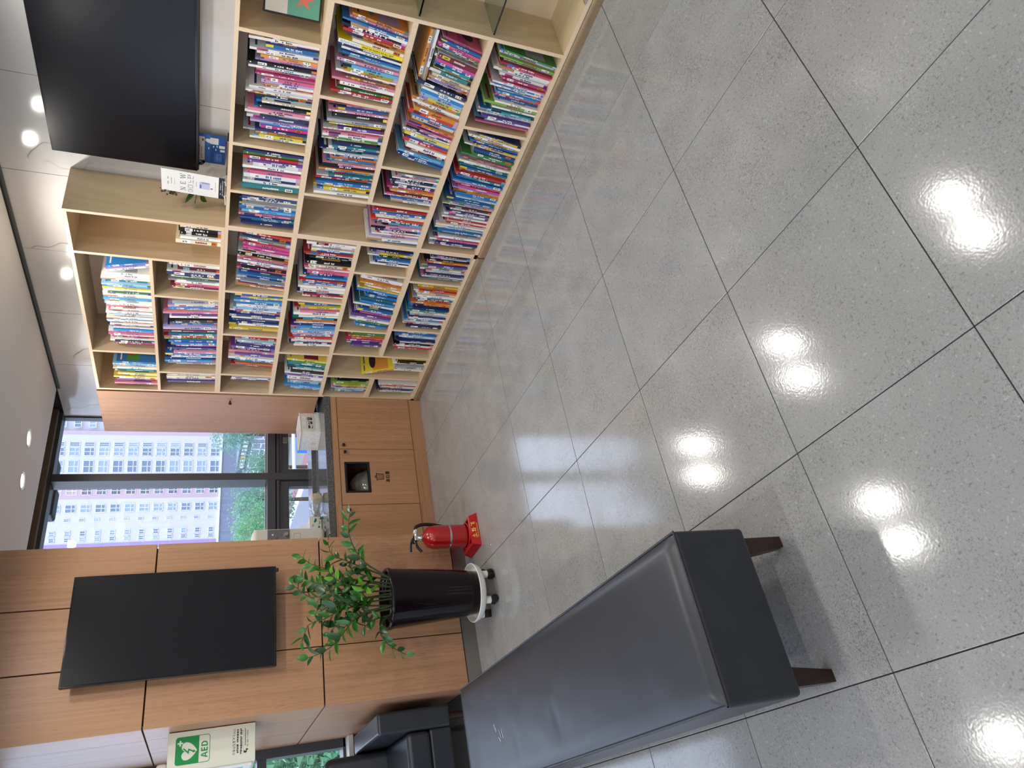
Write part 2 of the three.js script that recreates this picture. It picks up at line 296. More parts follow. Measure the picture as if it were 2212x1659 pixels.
for (const [x, z] of [[0.864, -3.21], [0.54, -3.21], [0.82, -1.6], [0.53, -1.61], [-0.57, -3.06], [-0.87, -3.04], [-0.5, -1.55], [-0.8, -1.55], [-2.05, -3.0], [-2.35, -3.0], [-2.05, -1.5], [-2.35, -1.5], [-3.6, -3.0], [-3.6, -1.5], [0.67, 0.1], [-0.7, 0.1], [-2.2, 0.1], [-3.6, 0.1], [0.67, 1.7], [-0.7, 1.7], [-2.2, 1.7], [-3.6, 1.7]])
  downlight(x, z, 'round recessed ceiling downlight seen at most as a bright reflection', 'downlights above the frame');  // lamps behind the camera are unseen and continue the grid

// ------------------------------------------------------------------ plywood bookcases along the right wall
const SX = 1.10, BACK = WALL_R - 0.004, TH = 0.018;
const boardMats = [M.birch, M.plyEdge, M.birch, M.birch, M.birch, M.birch];
function board(p, name, y0, y1, z0, z1, x0 = SX, x1 = BACK) {   // a plywood board with a pale front edge
  const g = new THREE.BoxGeometry(x1 - x0, y1 - y0, z1 - z0).translate((x0 + x1) / 2, (y0 + y1) / 2, (z0 + z1) / 2);
  const flat = y1 - y0 < 0.05, groups = g.groups.slice(), gi = uvBox(g, flat ? 'z' : 'y', rr(0, 4), rr(0, 4));
  gi.clearGroups(); groups.forEach((q) => gi.addGroup(q.start, q.count, q.materialIndex));
  return part(p, name, gi, boardMats);
}
const Y4 = 0.075, Y3 = 0.455, Y2 = 0.811, Y1 = 1.181, YT = 1.541;      // shelf tops of the lower cases
const SPLIT = -2.888, END = -4.605;
const caseA = thing('bookcase', 'low plywood bookcase under the large television with glass shelf bay', 'bookcase');
const caseB = thing('bookcase', 'low plywood bookcase in the corner, under the tall top unit', 'bookcase');
const caseC = thing('bookcase', 'upper plywood bookcase standing on the low case in the corner', 'bookcase');
const NEAR = -0.62;
{ // near case
  board(caseA, 'top_board', YT - 0.018, YT, SPLIT, NEAR);
  board(caseA, 'bottom_board', Y4 - 0.02, Y4, SPLIT, NEAR);
  board(caseA, 'side_panel', 0.055, YT - 0.018, SPLIT, SPLIT + TH); board(caseA, 'side_panel', 0.055, YT - 0.018, NEAR - TH, NEAR);
  board(caseA, 'back_panel', Y4, YT - 0.018, SPLIT + TH, NEAR - TH, BACK - 0.006, BACK - 0.001);
  board(caseA, 'side_panel', Y4, Y1 - 0.028, -1.487, -1.469);
  board(caseA, 'shelf_board', Y1 - 0.028, Y1, SPLIT + TH, NEAR - TH, SX, BACK - 0.007);
  board(caseA, 'shelf_board', Y2 - 0.025, Y2, -2.558, -1.487, SX, BACK - 0.007);
  board(caseA, 'shelf_board', Y3 - 0.03, Y3, SPLIT + TH, -1.487, SX, BACK - 0.007);
  for (const [z, y0, y1] of [[-1.69, Y1, YT - 0.018], [-2.297, Y1, YT - 0.018], [-2.607, Y1, YT - 0.018], [-1.942, Y2, Y1 - 0.028], [-2.558, Y3, Y1 - 0.028], [-2.296, Y3, Y2 - 0.025], [-1.958, Y4, Y3 - 0.03]]) board(caseA, 'divider', y0, y1, z - TH, z, SX, BACK - 0.007);
  for (const y of [0.43, 0.785]) part(caseA, 'glass_shelf', rbx(1.124, BACK - 0.02, y - 0.004, y + 0.004, -1.4685, NEAR - TH - 0.001, 0.001), M.glassGreen);
  for (const y of [0.42, 0.775]) for (const x of [1.15, 1.36]) part(caseA, 'shelf_pin', cyl(0.004, 0.004, 0.02, 10).rotateX(Math.PI / 2), M.chrome, [x, y, -1.46]);
  part(caseA, 'hinge', rbx(1.098, 1.13, 0.077, 0.083, -1.215, -1.185, 0.001), M.chrome);
}
{ // corner case
  board(caseB, 'top_board', YT - 0.018, YT, END, SPLIT);
  board(caseB, 'bottom_board', Y4 - 0.02, Y4, END, SPLIT);
  board(caseB, 'side_panel', 0.055, YT - 0.018, SPLIT - TH, SPLIT - 0.0005); board(caseB, 'side_panel', 0.055, YT - 0.018, END, END + TH);
  board(caseB, 'back_panel', Y4, YT - 0.018, END + TH, SPLIT - TH, BACK - 0.006, BACK - 0.001);
  board(caseB, 'shelf_board', Y1 - 0.028, Y1, END + TH, SPLIT - TH, SX, BACK - 0.007);
  board(caseB, 'shelf_board', Y2 - 0.025, Y2, END + TH, SPLIT - TH, SX, BACK - 0.007);
  board(caseB, 'shelf_board', Y3 - 0.03, Y3, -4.017, SPLIT - TH, SX, BACK - 0.007);
  board(caseB, 'shelf_board', Y3 - 0.03, Y3, END + TH, -4.325, SX, BACK - 0.007);
  for (const [z, y0, y1] of [[-3.425, Y1, YT - 0.018], [-3.868, Y1, YT - 0.018], [-4.345, Y1, YT - 0.018], [-3.455, Y2, Y1 - 0.028], [-4.04, Y2, Y1 - 0.028], [-3.14, Y3, Y2 - 0.025], [-3.735, Y3, Y2 - 0.025], [-4.017, Y4, Y2 - 0.025], [-4.307, Y4, Y2 - 0.025], [-3.173, Y4, Y3 - 0.03], [-3.69, Y4, Y3 - 0.03]]) board(caseB, 'divider', y0, y1, z - TH, z, SX, BACK - 0.007);
}
{ // upper case
  const T = 2.318, B = YT + 0.0005, Ym = 1.934;
  board(caseC, 'top_board', T - 0.018, T, END, SPLIT - 0.002); board(caseC, 'bottom_board', B, B + 0.018, END, SPLIT - 0.002);
  board(caseC, 'side_panel', B + 0.018, T - 0.018, SPLIT - 0.002 - TH, SPLIT - 0.002); board(caseC, 'side_panel', B + 0.018, T - 0.018, END, END + TH);
  board(caseC, 'back_panel', B + 0.018, T - 0.018, END + TH, SPLIT - TH, BACK - 0.006, BACK - 0.001);
  board(caseC, 'divider', B + 0.018, T - 0.018, -3.218, -3.2, SX, BACK - 0.007);
  board(caseC, 'shelf_board', Ym - 0.018, Ym, END + TH, -3.218, SX, BACK - 0.007);
  for (const [z, y0, y1] of [[-4.133, Ym, T - 0.018], [-3.525, B + 0.018, Ym - 0.018], [-4.349, B + 0.018, Ym - 0.018]]) board(caseC, 'divider', y0, y1, z - TH, z, SX, BACK - 0.007);
}
// rounded plinths in front of the cases
function plinth(parent, z0, z1) {
  const s = new THREE.Shape(); s.moveTo(0, 0); s.lineTo(0.03, 0); s.lineTo(0.03, 0.054); s.lineTo(0.006, 0.054); s.quadraticCurveTo(-0.006, 0.05, -0.006, 0.034); s.lineTo(0, 0);
  const g = new THREE.ExtrudeGeometry(s, { depth: z1 - z0, bevelEnabled: false, curveSegments: 6 }).translate(SX + 0.002, 0, z0);
  return part(parent, 'plinth', uvBox(g, 'z'), M.plinth);
}
plinth(caseA, SPLIT + 0.001, NEAR); plinth(caseB, END, SPLIT - 0.012);

// ------------------------------------------------------------------ books
const HUES = {
  w: ['white', '#e9e8e4', '#f1efe8', '#dfe1e2'], c: ['cream', '#e9dfc4', '#efe6cf', '#d9cfae'], b: ['blue', '#1f6fc0', '#2a86d8', '#1858a6'], l: ['light blue', '#8cc3e8', '#a9d3ee', '#63b0e0'],
  n: ['navy', '#1c2560', '#232a55', '#172a6e'], p: ['pink', '#e4849f', '#ea9ab8', '#d95f86'], m: ['magenta', '#c63a8a', '#b52d74', '#d3459c'], v: ['lavender', '#a58fc9', '#b9a6d8', '#8f7bbf'],
  u: ['purple', '#5a3291', '#4b2a7c', '#6a3f9e'], r: ['red', '#c22a2a', '#cf3b30', '#a81f28'], d: ['maroon', '#6d1626', '#7a1c2c', '#541220'], o: ['orange', '#e08a30', '#d9742a', '#eaa045'],
  y: ['yellow', '#e8d232', '#efdc5a', '#e3bf3c'], g: ['green', '#3d8a3a', '#2f6f3c', '#7fb243'], t: ['teal', '#1f7d8a', '#2b93a0', '#1d5f6b'], k: ['black', '#18171b', '#241f26', '#101014'],
  s: ['grey', '#a9aeb4', '#8d9299', '#bcc3c8'], a: ['tan', '#b88a5c', '#c99d74', '#9b6c44'],
};
const CODES = Object.keys(HUES), VAR = 7, COLS = 32, CW = 64, CH = 512, SP = 26;
const INK = ['#1b1b20', '#ffffff', '#23306e', '#8a1f2a', '#1d5c88'];
const soft = (h) => { const n = parseInt(h.slice(1), 16), mix = (v) => Math.round(v * 0.86 + 0.14 * 140); return '#' + [(n >> 16), (n >> 8) & 255, n & 255].map((v) => mix(v).toString(16).padStart(2, '0')).join(''); };
for (const k of Object.keys(HUES)) if (!'wck'.includes(k)) HUES[k] = [HUES[k][0], ...HUES[k].slice(1).map(soft)];
const lum = (h) => { const n = parseInt(h.slice(1), 16); return (n >> 16) * 0.3 + ((n >> 8) & 255) * 0.6 + (n & 255) * 0.1; };
const atlas = canvas(2048, 2048, (g) => {
  g.fillStyle = '#e9e5da'; g.fillRect(0, 0, 2048, 2048);
  for (let k = 0; k < 128; k++) {
    const x = (k % COLS) * CW, y = Math.floor(k / COLS) * CH, code = CODES[Math.floor(k / VAR)];
    const base = code ? HUES[code][1 + (k % VAR) % 3] : '#eceae4', ink = lum(base) > 130 ? pick([INK[0], INK[2], INK[3], INK[4]]) : '#f4f2ea';
    g.fillStyle = base; g.fillRect(x, y, CW, CH);
    // front cover picture: loose shapes
    const other = HUES[pick(CODES)][1], other2 = HUES[pick(CODES)][2];
    if (rnd() > 0.3) { g.fillStyle = other; g.fillRect(x + SP + 4, y + CH * rr(0.1, 0.5), CW - SP - 8, CH * rr(0.2, 0.45)); g.fillStyle = other2; g.beginPath(); g.ellipse(x + SP + 20, y + CH * rr(0.3, 0.7), rr(6, 14), rr(30, 90), 0, 0, 7); g.fill(); }
    smallPrint(g, x + SP + 5, y + CH * 0.08, 28, 22, ink, false);
    // spine
    if (k === 126) {                                                           // a comic series spine
      g.fillStyle = '#eceae4'; g.fillRect(x, y, SP, CH); g.fillStyle = '#7c1322'; g.fillRect(x, y + CH * 0.2, SP, CH * 0.24);
      g.save(); g.translate(x + 5, y + CH * 0.22); g.rotate(Math.PI / 2); g.fillStyle = '#fff'; g.font = '26px sans-serif'; g.fillText('Why?', 8, 2); g.restore();
      smallPrint(g, x + 7, y + CH * 0.52, 12, CH * 0.26, '#8a8884', true); g.fillStyle = '#a8222e'; g.fillRect(x + 6, y + CH * 0.47, 14, 18); continue;
    }
    if (k === 127) {                                                           // the wide yellow picture book
      g.fillStyle = '#ecd92c'; g.fillRect(x, y, CW, CH); g.fillStyle = '#efeee6'; g.fillRect(x, y, SP, CH * 0.33);
      g.save(); g.translate(x + 6, y + 14); g.rotate(Math.PI / 2); g.fillStyle = '#2d3c78'; g.font = '19px serif'; g.fillText("Richard Scarry's", 2, 0); g.fillStyle = '#22201a'; g.font = 'bold 17px sans-serif'; g.fillText('WHAT DO PEOPLE DO ALL DAY?', 170, 0); g.restore();
      g.fillStyle = '#8c2f24'; g.fillRect(x + SP + 2, y + CH * 0.2, 30, 90); g.fillStyle = '#dfe3e0'; g.fillRect(x + SP + 8, y + CH * 0.45, 26, 120); g.fillStyle = '#b5762e'; g.fillRect(x + SP + 3, y + CH * 0.72, 30, 60); continue;
    }
    const style = rnd();
    if (style < 0.58) { g.fillStyle = pick(['#f2f1ec', '#f2f1ec', '#f2f1ec', other]); g.fillRect(x, y + CH * rr(0.1, 0.16), SP, CH * rr(0.12, 0.2)); smallPrint(g, x + 6, y + CH * 0.15, 12, CH * 0.1, '#3a3a44', true); }   // shelf-mark sticker
    else if (style < 0.72) { g.fillStyle = other; g.fillRect(x, y, SP, CH * rr(0.12, 0.3)); }
    if (rnd() < 0.3) { g.fillStyle = rnd() < 0.4 ? '#d77a2c' : '#f2f1ec'; const q = rr(0.74, 0.82); g.fillRect(x, y + CH * q, SP, CH * 0.13); smallPrint(g, x + 6, y + CH * (q + 0.02), 14, CH * 0.09, '#3a2a1c', true); }
    else if (rnd() < 0.5) { g.fillStyle = other2; g.fillRect(x, y + CH * 0.92, SP, CH * 0.08); }
    smallPrint(g, x + 5, y + CH * rr(0.36, 0.44), 15, CH * rr(0.2, 0.32), ink, true);
    if (rnd() < 0.4) { g.fillStyle = ink; g.beginPath(); g.arc(x + SP / 2, y + CH * rr(0.04, 0.08), 6, 0, 7); g.fill(); }
  }
});
atlas.wrapS = atlas.wrapT = THREE.ClampToEdgeWrapping;
M.cover = std({ map: atlas, roughness: 0.35 });
function coverGeo(k) {   // unit book: spine at x = 0 facing -x, depth to x = 1, height 0..1, thickness z -0.5..0.5
  const cx = (k % COLS) * CW, cy = Math.floor(k / COLS) * CH, U = (p) => (cx + p) / 2048, V = (q) => 1 - (cy + q) / 2048;
  const gs = [bx(0, 0.018, 0, 1, -0.5, 0.5), bx(0.018, 1, 0, 1, 0.42, 0.5), bx(0.018, 1, 0, 1, -0.5, -0.42)].map((g) => {
    const p = g.attributes.position, n = g.attributes.normal, uv = g.attributes.uv;
    for (let i = 0; i < p.count; i++) {
      const y = p.getY(i), x = p.getX(i), z = p.getZ(i);
      if (n.getX(i) < -0.5) uv.setXY(i, U(1 + (z + 0.5) * (SP - 2)), V((1 - y) * (CH - 4) + 2));
      else if (Math.abs(n.getZ(i)) > 0.5) uv.setXY(i, U(SP + 2 + x * (CW - SP - 4)), V((1 - y) * (CH - 4) + 2));
      else uv.setXY(i, U(SP + 2), V(3 + (1 - y) * 4));
    }
    return g.toNonIndexed();
  });
  return mergeGeometries(gs);
}
const pageGeo = bx(0.02, 0.975, 0.012, 0.988, -0.42, 0.42);
const pageUV = [(CODES.indexOf('c') * VAR % COLS * CW + SP + 2) / 2048, 1 - (Math.floor(CODES.indexOf('c') * VAR / COLS) * CH + 4) / 2048];
const coverCache = new Map();
const coverOf = (k) => { if (!coverCache.has(k)) coverCache.set(k, coverGeo(k)); return coverCache.get(k); };
const books = [];
function addBook(code, x, y, z, h, t, d, tilt, cubby, nth, flat = 0) {
  const k = code === 'W' ? 126 : code === 'Y' ? 127 : CODES.indexOf(code) * VAR + Math.floor(rnd() * VAR);
  const o = new THREE.Object3D();
  if (flat) o.rotation.set(-Math.PI / 2, 0, 0);
  else o.rotation.set(tilt * D2R, rr(-0.02, 0.02), 0);
  o.position.set(x, flat ? y + t / 2 : y + Math.abs(Math.sin(tilt * D2R)) * t / 2, z); o.scale.set(d, h, t); o.updateMatrix();
  books.push({ k, m: o.matrix.clone(), area: h * t / (Math.pow(z - 0.171, 2) + Math.pow(x + 1.934, 2) + Math.pow(y - 1.54, 2)), code, cubby, nth, h, t, flat, tilt });
}
// [cubby description, floor height, base from z, to z, tilt near, tilt far, lowest, highest, colours from the near end]
const ROWS = [
  ['top-row second cubby', Y1, -1.712, -2.275, -2, -1, 0.22, 0.3, 'kwmbbwbcopvknwwpmwpvwrwwaklwcbkbplwnwvbmnsoywlw'],
  ['top-row third cubby', Y1, -2.33, -2.58, -1, -1, 0.24, 0.29, 'ntgruwwbpwnwt'],
  ['top-row fourth cubby', Y1, -2.64, -2.86, -1, -1, 0.28, 0.295, 'nbnwsbblbponbtnu'],
  ['top-row fifth cubby', Y1, -2.96, -3.42, 7, 5, 0.26, 0.285, 'rnsnrpmnpsvkawpnworuskpnbwnlswuow'],
  ['top-row sixth cubby', Y1, -3.455, -3.84, 0, 0, 0.25, 0.31, 'bybplbwwlwaunwnbnwbyt'],
  ['top-row seventh cubby', Y1, -3.94, -4.26, 5, 4, 0.24, 0.3, 'rlpwununpuscwbtnor'],
  ['top-row last cubby', Y1, -4.39, -4.45, 1, 1, 0.27, 0.3, 'pwwnb'],
  ['second-row first cubby', Y2, -1.56, -1.93, 8, 1, 0.24, 0.3, 'opbwkmrocYnwublwplgowuapwrgrw'],
  ['second-row second cubby', Y2, -1.972, -2.545, -3, -2, 0.23, 0.3, 'rpbpvkksrykuwrpwgcyntnwnwnpobspkwobltnwrkbbooybw'],
  ['tall cubby below the second row', Y3, -2.6, -2.86, -1, -1, 0.24, 0.31, 'rsbpcwrtlpnwrwvwb'],
  ['second-row fourth cubby', Y2, -2.93, -3.44, 0, 0, 0.25, 0.29, 'WwowbrwktkwcpwpbnbwrbnwwwwnrW'],
  ['second-row fifth cubby', Y2, -3.5, -3.98, -3, -3, 0.25, 0.29, 'bywrpwbwgtownnbulpwbucrwnsww'],
  ['second-row last cubby', Y2, -4.17, -4.54, 6, 5, 0.22, 0.28, 'ygtktwkwulwplblt'],
  ['third-row first cubby', Y3, -1.565, -1.80, 11, 11, 0.205, 0.222, 'pbpbpmtysdwmbtotcavc'],
  ['third-row first cubby, taller half', Y3, -1.80, -2.285, 11.5, 11, 0.23, 0.27, 'kntwblyowworbwombpnwylurwdlbnb'],
  ['third-row second cubby', Y3, -2.335, -2.545, 0, 0, 0.23, 0.27, 'spnwknuwnmowdrwbwn'],
  ['third-row fourth cubby', Y3, -2.94, -3.09, 1, 1, 0.2, 0.27, 'ndyykwbbwnw'],
  ['third-row fifth cubby', Y3, -3.22, -3.71, 10, 8, 0.22, 0.28, 'wwpoocwywbnbtgbtwnbwupuwvwgwb'],
  ['third-row sixth cubby', Y3, -3.78, -3.93, 0, 0, 0.22, 0.26, 'gapowrmnwu'],
  ['tall cubby at the bottom', Y4, -4.05, -4.22, 1, 1, 0.22, 0.25, 'kykwnswuw'],
  ['third-row last cubby', Y3, -4.4, -4.57, 0, 0, 0.24, 0.28, 'kggwywpwlsb'],
  ['bottom-row last cubby', Y4, -4.4, -4.53, 0, 0, 0.27, 0.31, 'wrwsgwnw'],
  ['bottom-row first cubby', Y4, -1.545, -1.935, 6, 1, 0.24, 0.3, 'gbwgkwrspwwwmopwrbwnlbombwgbwntbwlwuwlp'],
  ['bottom-row second cubby', Y4, -2.03, -2.855, 8, 0, 0.25, 0.31, 'nywkobnywnbgggbpawwgtbworntbbbwpdmvoobnblbbtvswcdnwnuwnwrwrwvwltwbwtswupwnpww'],
  ['bottom-row third cubby', Y4, -2.95, -3.15, 0, 0, 0.26, 0.3, 'nwkyopuatawwnplwtw'],
  ['bottom-row fourth cubby', Y4, -3.22, -3.67, 1, 1, 0.26, 0.29, 'yyorocwwsgtwroobnbktgwsnbwdwbwnwn'],
  ['bottom-row fifth cubby', Y4, -3.74, -3.94, 1, 1, 0.25, 0.3, 'tbbwlntwwkwprs'],
  ['tall cubby of the upper bookcase', 1.5595, -2.918, -3.065, 0, 0, 0.21, 0.235, 'nckkwyc'],
  ['upper left cubby of the upper bookcase', 1.934, -3.38, -4.09, -2, -1, 0.23, 0.26, 'wwwwlltllbywgwwwlwlwlwwlwpwpwwlwbwbwwowwnnwpbwpwpwpmwkwppm'],
  ['last cubby atop the upper bookcase', 1.934, -4.29, -4.54, 0, 0, 0.24, 0.27, 'blpwctgwyowywycvp'],
  ['lower first cubby of the upper bookcase', 1.5595, -3.24, -3.46, 0, 0, 0.22, 0.285, 'wwwdwnnwgswpdw'],
  ['lower middle cubby of the upper bookcase', 1.5595, -3.57, -4.27, -6, -3, 0.25, 0.32, 'swvbwpwuwukktbvwdmwtorgbbmwnlbpbbpwnbsss'],
  ['lower last cubby of the upper bookcase', 1.5595, -4.4, -4.5, -2, -2, 0.31, 0.32, 'wcwwu'],
];
for (const [cubby, fy, za, zb, t0, t1, h0, h1, codes] of ROWS) {
  const ws = [...codes].map((c) => (c === 'W' ? 1.1 : c === 'Y' ? 1.6 : rr(0.55, 1.5))), sum = ws.reduce((a, b) => a + b, 0);
  let z = za;
  [...codes].forEach((c, i) => {
    const f = i / Math.max(1, codes.length - 1), tilt = t0 + (t1 - t0) * f, slot = (za - zb) * ws[i] / sum, t = slot * Math.cos(tilt * D2R) * 0.97;
    const h = c === 'Y' ? 0.3 : Math.min(h1, Math.max(h0, rr(h0 - 0.02, h1 + 0.015))), d = Math.min(0.255, h * rr(0.72, 0.84));
    addBook(c, SX + (c === 'Y' ? 0.012 : rr(0.008, 0.04)), fy + 0.0005, z - slot / 2, h, t, d, tilt, cubby, i + 1);
    z -= slot;
  });
}
// three books lying flat on top of the row, spines to the room
[['w', 0.012], ['s', 0.008], ['o', 0.014]].reduce((y, [c, t], i) => { addBook(c, SX + 0.02 + i * 0.008, y, -1.505 - i * 0.006, -0.0 + 0.27, t, 0.2, 0, 'third-row first cubby', i + 1, 1); return y + t + 0.0005; }, Y3 + 0.2265);
// leaning books
for (const [c, x, y, z, h, t, tilt, cubby, n] of [
  ['y', SX + 0.02, Y4 + 0.2, -4.196, 0.27, 0.016, -20, 'tilted across the tall bottom cubby', 1], ['p', SX + 0.03, Y4 + 0.16, -4.222, 0.27, 0.012, -15, 'tilted across the tall bottom cubby', 2],
  ['b', SX + 0.02, 1.9345, -3.265, 0.23, 0.012, -16, 'tilted, upper left cubby, upper bookcase', 1], ['v', SX + 0.02, 1.9345, -3.281, 0.235, 0.014, -16, 'tilted, upper left cubby, upper bookcase', 2], ['w', SX + 0.02, 1.9345, -3.299, 0.235, 0.016, -16, 'tilted, upper left cubby, upper bookcase', 3],
]) addBook(c, x, y, z, h, t, 0.19, tilt, cubby, n);
const ORD = (n) => n + (n % 10 === 1 && n !== 11 ? 'st' : n % 10 === 2 && n !== 12 ? 'nd' : n % 10 === 3 && n !== 13 ? 'rd' : 'th');
books.sort((a, b) => b.area - a.area);
books.slice(0, 300).forEach((b) => {
  const o = new THREE.Group(); o.name = numbered('book'); scene.add(o);
  b.m.decompose(o.position, o.quaternion, o.scale);
  const sc = o.scale.clone(); o.scale.set(1, 1, 1);
  const c = part(o, 'cover', coverOf(b.k), M.cover), p = part(o, 'page_block', pageGeo, M.paper); c.scale.copy(sc); p.scale.copy(sc);
  const hue = b.code === 'W' ? 'white comic' : b.code === 'Y' ? 'large yellow picture' : HUES[b.code][0];
  tag(o, b.flat ? `${hue} book lying flat, ${ORD(b.nth)} up, on the ${b.cubby}` : `${hue} book, ${ORD(b.nth)} from the near end, ${b.cubby}`, 'book', 'books in the plywood bookcases');
});
{ const far = books.slice(300).map((b) => { const g = coverOf(b.k).clone().applyMatrix4(b.m), p = pageGeo.clone().toNonIndexed().applyMatrix4(b.m), uv = p.attributes.uv; for (let i = 0; i < uv.count; i++) uv.setXY(i, pageUV[0], pageUV[1]); return mergeGeometries([g, p]); });
  if (far.length) { const m = part(scene, 'distant_books', mergeGeometries(far), M.cover); tag(m, 'closely packed small book spines further along the plywood bookcases', 'books', null, 'stuff'); } }

// ------------------------------------------------------------------ things on the bookcase and walls
function television(name, label, w, h, pos, turn, feet) {   // faces +z before turning; origin at the middle of the screen's lower edge
  const t = thing(name, label, 'television', pos, turn);
  part(t, 'housing', rbox(w, h, 0.028, 0.004), M.bezel, [0, h / 2, -0.016]);
  part(t, 'back_box', rbox(w * 0.6, h * 0.55, 0.04, 0.012), M.black, [0, h * 0.45, -0.045]);
  part(t, 'screen', rbox(w - 0.018, h - 0.022, 0.003, 0.001), M.screen, [0, h / 2 + 0.003, 0.0]);
  part(t, 'wall_bracket', rbox(0.3, 0.25, 0.05, 0.004), M.black, [0, h * 0.45, -0.078]);
  for (const f of feet) part(t, f[0], f[1], M.black);
  return t;
}
television('television', 'large black wall television above the bookcase', 1.21, 0.672, [1.3, 1.69, -2.09], -Math.PI / 2,
  [['foot', tube([[-0.56, 0.0, -0.02], [-0.555, -0.015, -0.01], [-0.525, -0.03, 0.005]], 0.008, 8, 8)], ['lower_trim', rbox(1.19, 0.012, 0.02, 0.004).translate(0, 0.0, -0.008)]]);
television('television', 'black portrait television on the wood panelled column', 0.552, 1.0, [-0.745, 1.187, -3.965], 0, [['receiver_nub', rbox(0.02, 0.016, 0.016, 0.004).translate(0.255, -0.006, -0.008)]]);
part(scene.children.at(-1), 'side_rail', rbox(0.008, 0.98, 0.045, 0.002), M.black, [0.25, 0.5, -0.04]);
{ // leaflet in an acrylic stand beside the television
  const t = thing('leaflet_stand', 'blue printed leaflet in an acrylic stand under the large television', 'leaflet', [1.365, YT, -2.585]);
  const print = canvas(512, 512, (g) => {
    g.fillStyle = '#1f4f96'; g.fillRect(0, 0, 512, 512); g.fillStyle = '#2b62aa'; g.fillRect(0, 0, 512, 260);
    g.fillStyle = '#d4d2cc'; g.fillRect(40, 30, 420, 130); smallPrint(g, 60, 60, 260, 22, '#4a4a52', false); smallPrint(g, 60, 100, 220, 16, '#8a3a3a', false);
    g.fillStyle = '#dcdad4'; g.beginPath(); g.ellipse(400, 230, 34, 60, 0.2, 0, 7); g.fill(); g.fillRect(350, 250, 110, 140); g.fillStyle = '#c7b4a0'; g.beginPath(); g.arc(404, 150, 26, 0, 7); g.fill(); g.fillStyle = '#2d2a2a'; g.beginPath(); g.arc(404, 136, 24, 3.1, 6.3); g.fill();
    g.fillStyle = '#e9e8e2'; for (const [a, b] of [[250, 220], [290, 300], [240, 340], [300, 360]]) g.fillRect(a, b, 34, 16); g.fillRect(230, 420, 40, 80); g.fillRect(290, 400, 50, 100);
    for (let k = 0; k < 5; k++) smallPrint(g, 40, 330 + k * 26, 150, 10, '#9db3d6', false);
  });
  part(t, 'acrylic_sheet', rbox(0.006, 0.165, 0.205, 0.001), M.glass, [0.006, 0.09, 0]);
  const face = new THREE.PlaneGeometry(0.19, 0.15).rotateY(-Math.PI / 2);
  part(t, 'printed_card', uvPlane(rbox(0.0012, 0.15, 0.19, 0.0004)), std({ map: print, roughness: 0.5 }), [0.001, 0.09, 0]);
  part(t, 'foot_bar', rbox(0.07, 0.008, 0.23, 0.002), M.blackGloss, [-0.02, 0.0045, 0]); part(t, 'foot_edge', rbox(0.004, 0.006, 0.23, 0.001), M.chrome, [-0.057, 0.0045, 0]);
  face.dispose();
}
function uvPlane(g) {   // a thin slab facing -x: print across its face, u from far to near
  const p = g.attributes.position, uv = g.attributes.uv; g.computeBoundingBox(); const b = g.boundingBox;
  for (let i = 0; i < p.count; i++) uv.setXY(i, (p.getZ(i) - b.min.z) / (b.max.z - b.min.z), (p.getY(i) - b.min.y) / (b.max.y - b.min.y));
  return g;
}
function uvFront(g) {   // the same for a slab facing +z
  const p = g.attributes.position, uv = g.attributes.uv; g.computeBoundingBox(); const b = g.boundingBox;
  for (let i = 0; i < p.count; i++) uv.setXY(i, (p.getX(i) - b.min.x) / (b.max.x - b.min.x), (p.getY(i) - b.min.y) / (b.max.y - b.min.y));
  return g;
}
{ // small banner on a wire stand
  const t = thing('mini_banner', 'small white banner reading NEW on a wire stand beside the television', 'banner', [1.17, YT, -2.675]);
  const print = canvas(256, 540, (g) => {
    g.fillStyle = '#e4e4e2'; g.fillRect(0, 0, 256, 540); g.fillStyle = '#131a2c'; g.fillRect(0, 490, 256, 50);
    g.fillStyle = '#4a4a4a'; g.font = '62px serif'; g.fillText('N', 28, 205); g.fillText('E', 104, 205); g.fillText('W', 170, 205);
    g.strokeStyle = '#3c3c3c'; g.lineWidth = 3; hangul(g, '아미노펜', 22, 222, 50, 1.06);
    smallPrint(g, 80, 50, 90, 14, '#8d8d86', false); smallPrint(g, 90, 80, 70, 10, '#9a9a92', false); smallPrint(g, 84, 108, 84, 7, '#c99', false); smallPrint(g, 100, 292, 56, 9, '#9a9a92', false); smallPrint(g, 80, 458, 110, 7, '#a99', false);
    g.fillStyle = '#b9bdda'; g.fillRect(86, 322, 84, 92); g.fillStyle = '#5b62ae'; g.fillRect(92, 326, 44, 14); g.fillStyle = '#8f97c6'; g.fillRect(150, 340, 20, 70); g.fillStyle = '#23286e'; g.fillRect(98, 420, 12, 18);
    smallPrint(g, 40, 502, 150, 9, '#c7cad4', false); smallPrint(g, 40, 520, 180, 9, '#c7cad4', false);
  });
  const lean = new THREE.Group(); lean.name = 'panel'; lean.rotation.z = -0.05; lean.position.y = 0.012; t.add(lean);
  part(lean, 'printed_sheet', uvPlane(rbox(0.0012, 0.305, 0.145, 0.0004)), std({ map: print, roughness: 0.45 }), [0, 0.1525, 0]);
  part(lean, 'wire_frame', merge([tube([[0.008, 0, -0.06], [0.012, 0.15, -0.02], [0.005, 0.3, -0.07]], 0.0022, 10, 6), tube([[0.008, 0, 0.06], [0.012, 0.15, 0.02], [0.005, 0.3, 0.07]], 0.0022, 10, 6)]), M.chrome);
  part(t, 'wire_foot', merge([tube([[-0.05, 0.004, -0.066], [0.0, 0.012, -0.05], [0.02, 0.07, 0]], 0.0025, 10, 6), tube([[-0.05, 0.004, 0.066], [0.0, 0.012, 0.05], [0.02, 0.07, 0]], 0.0025, 10, 6), tube([[0.02, 0.07, 0], [0.06, 0.04, 0.004], [0.1, 0.0035, 0.006]], 0.0025, 10, 6)]), M.white);
}
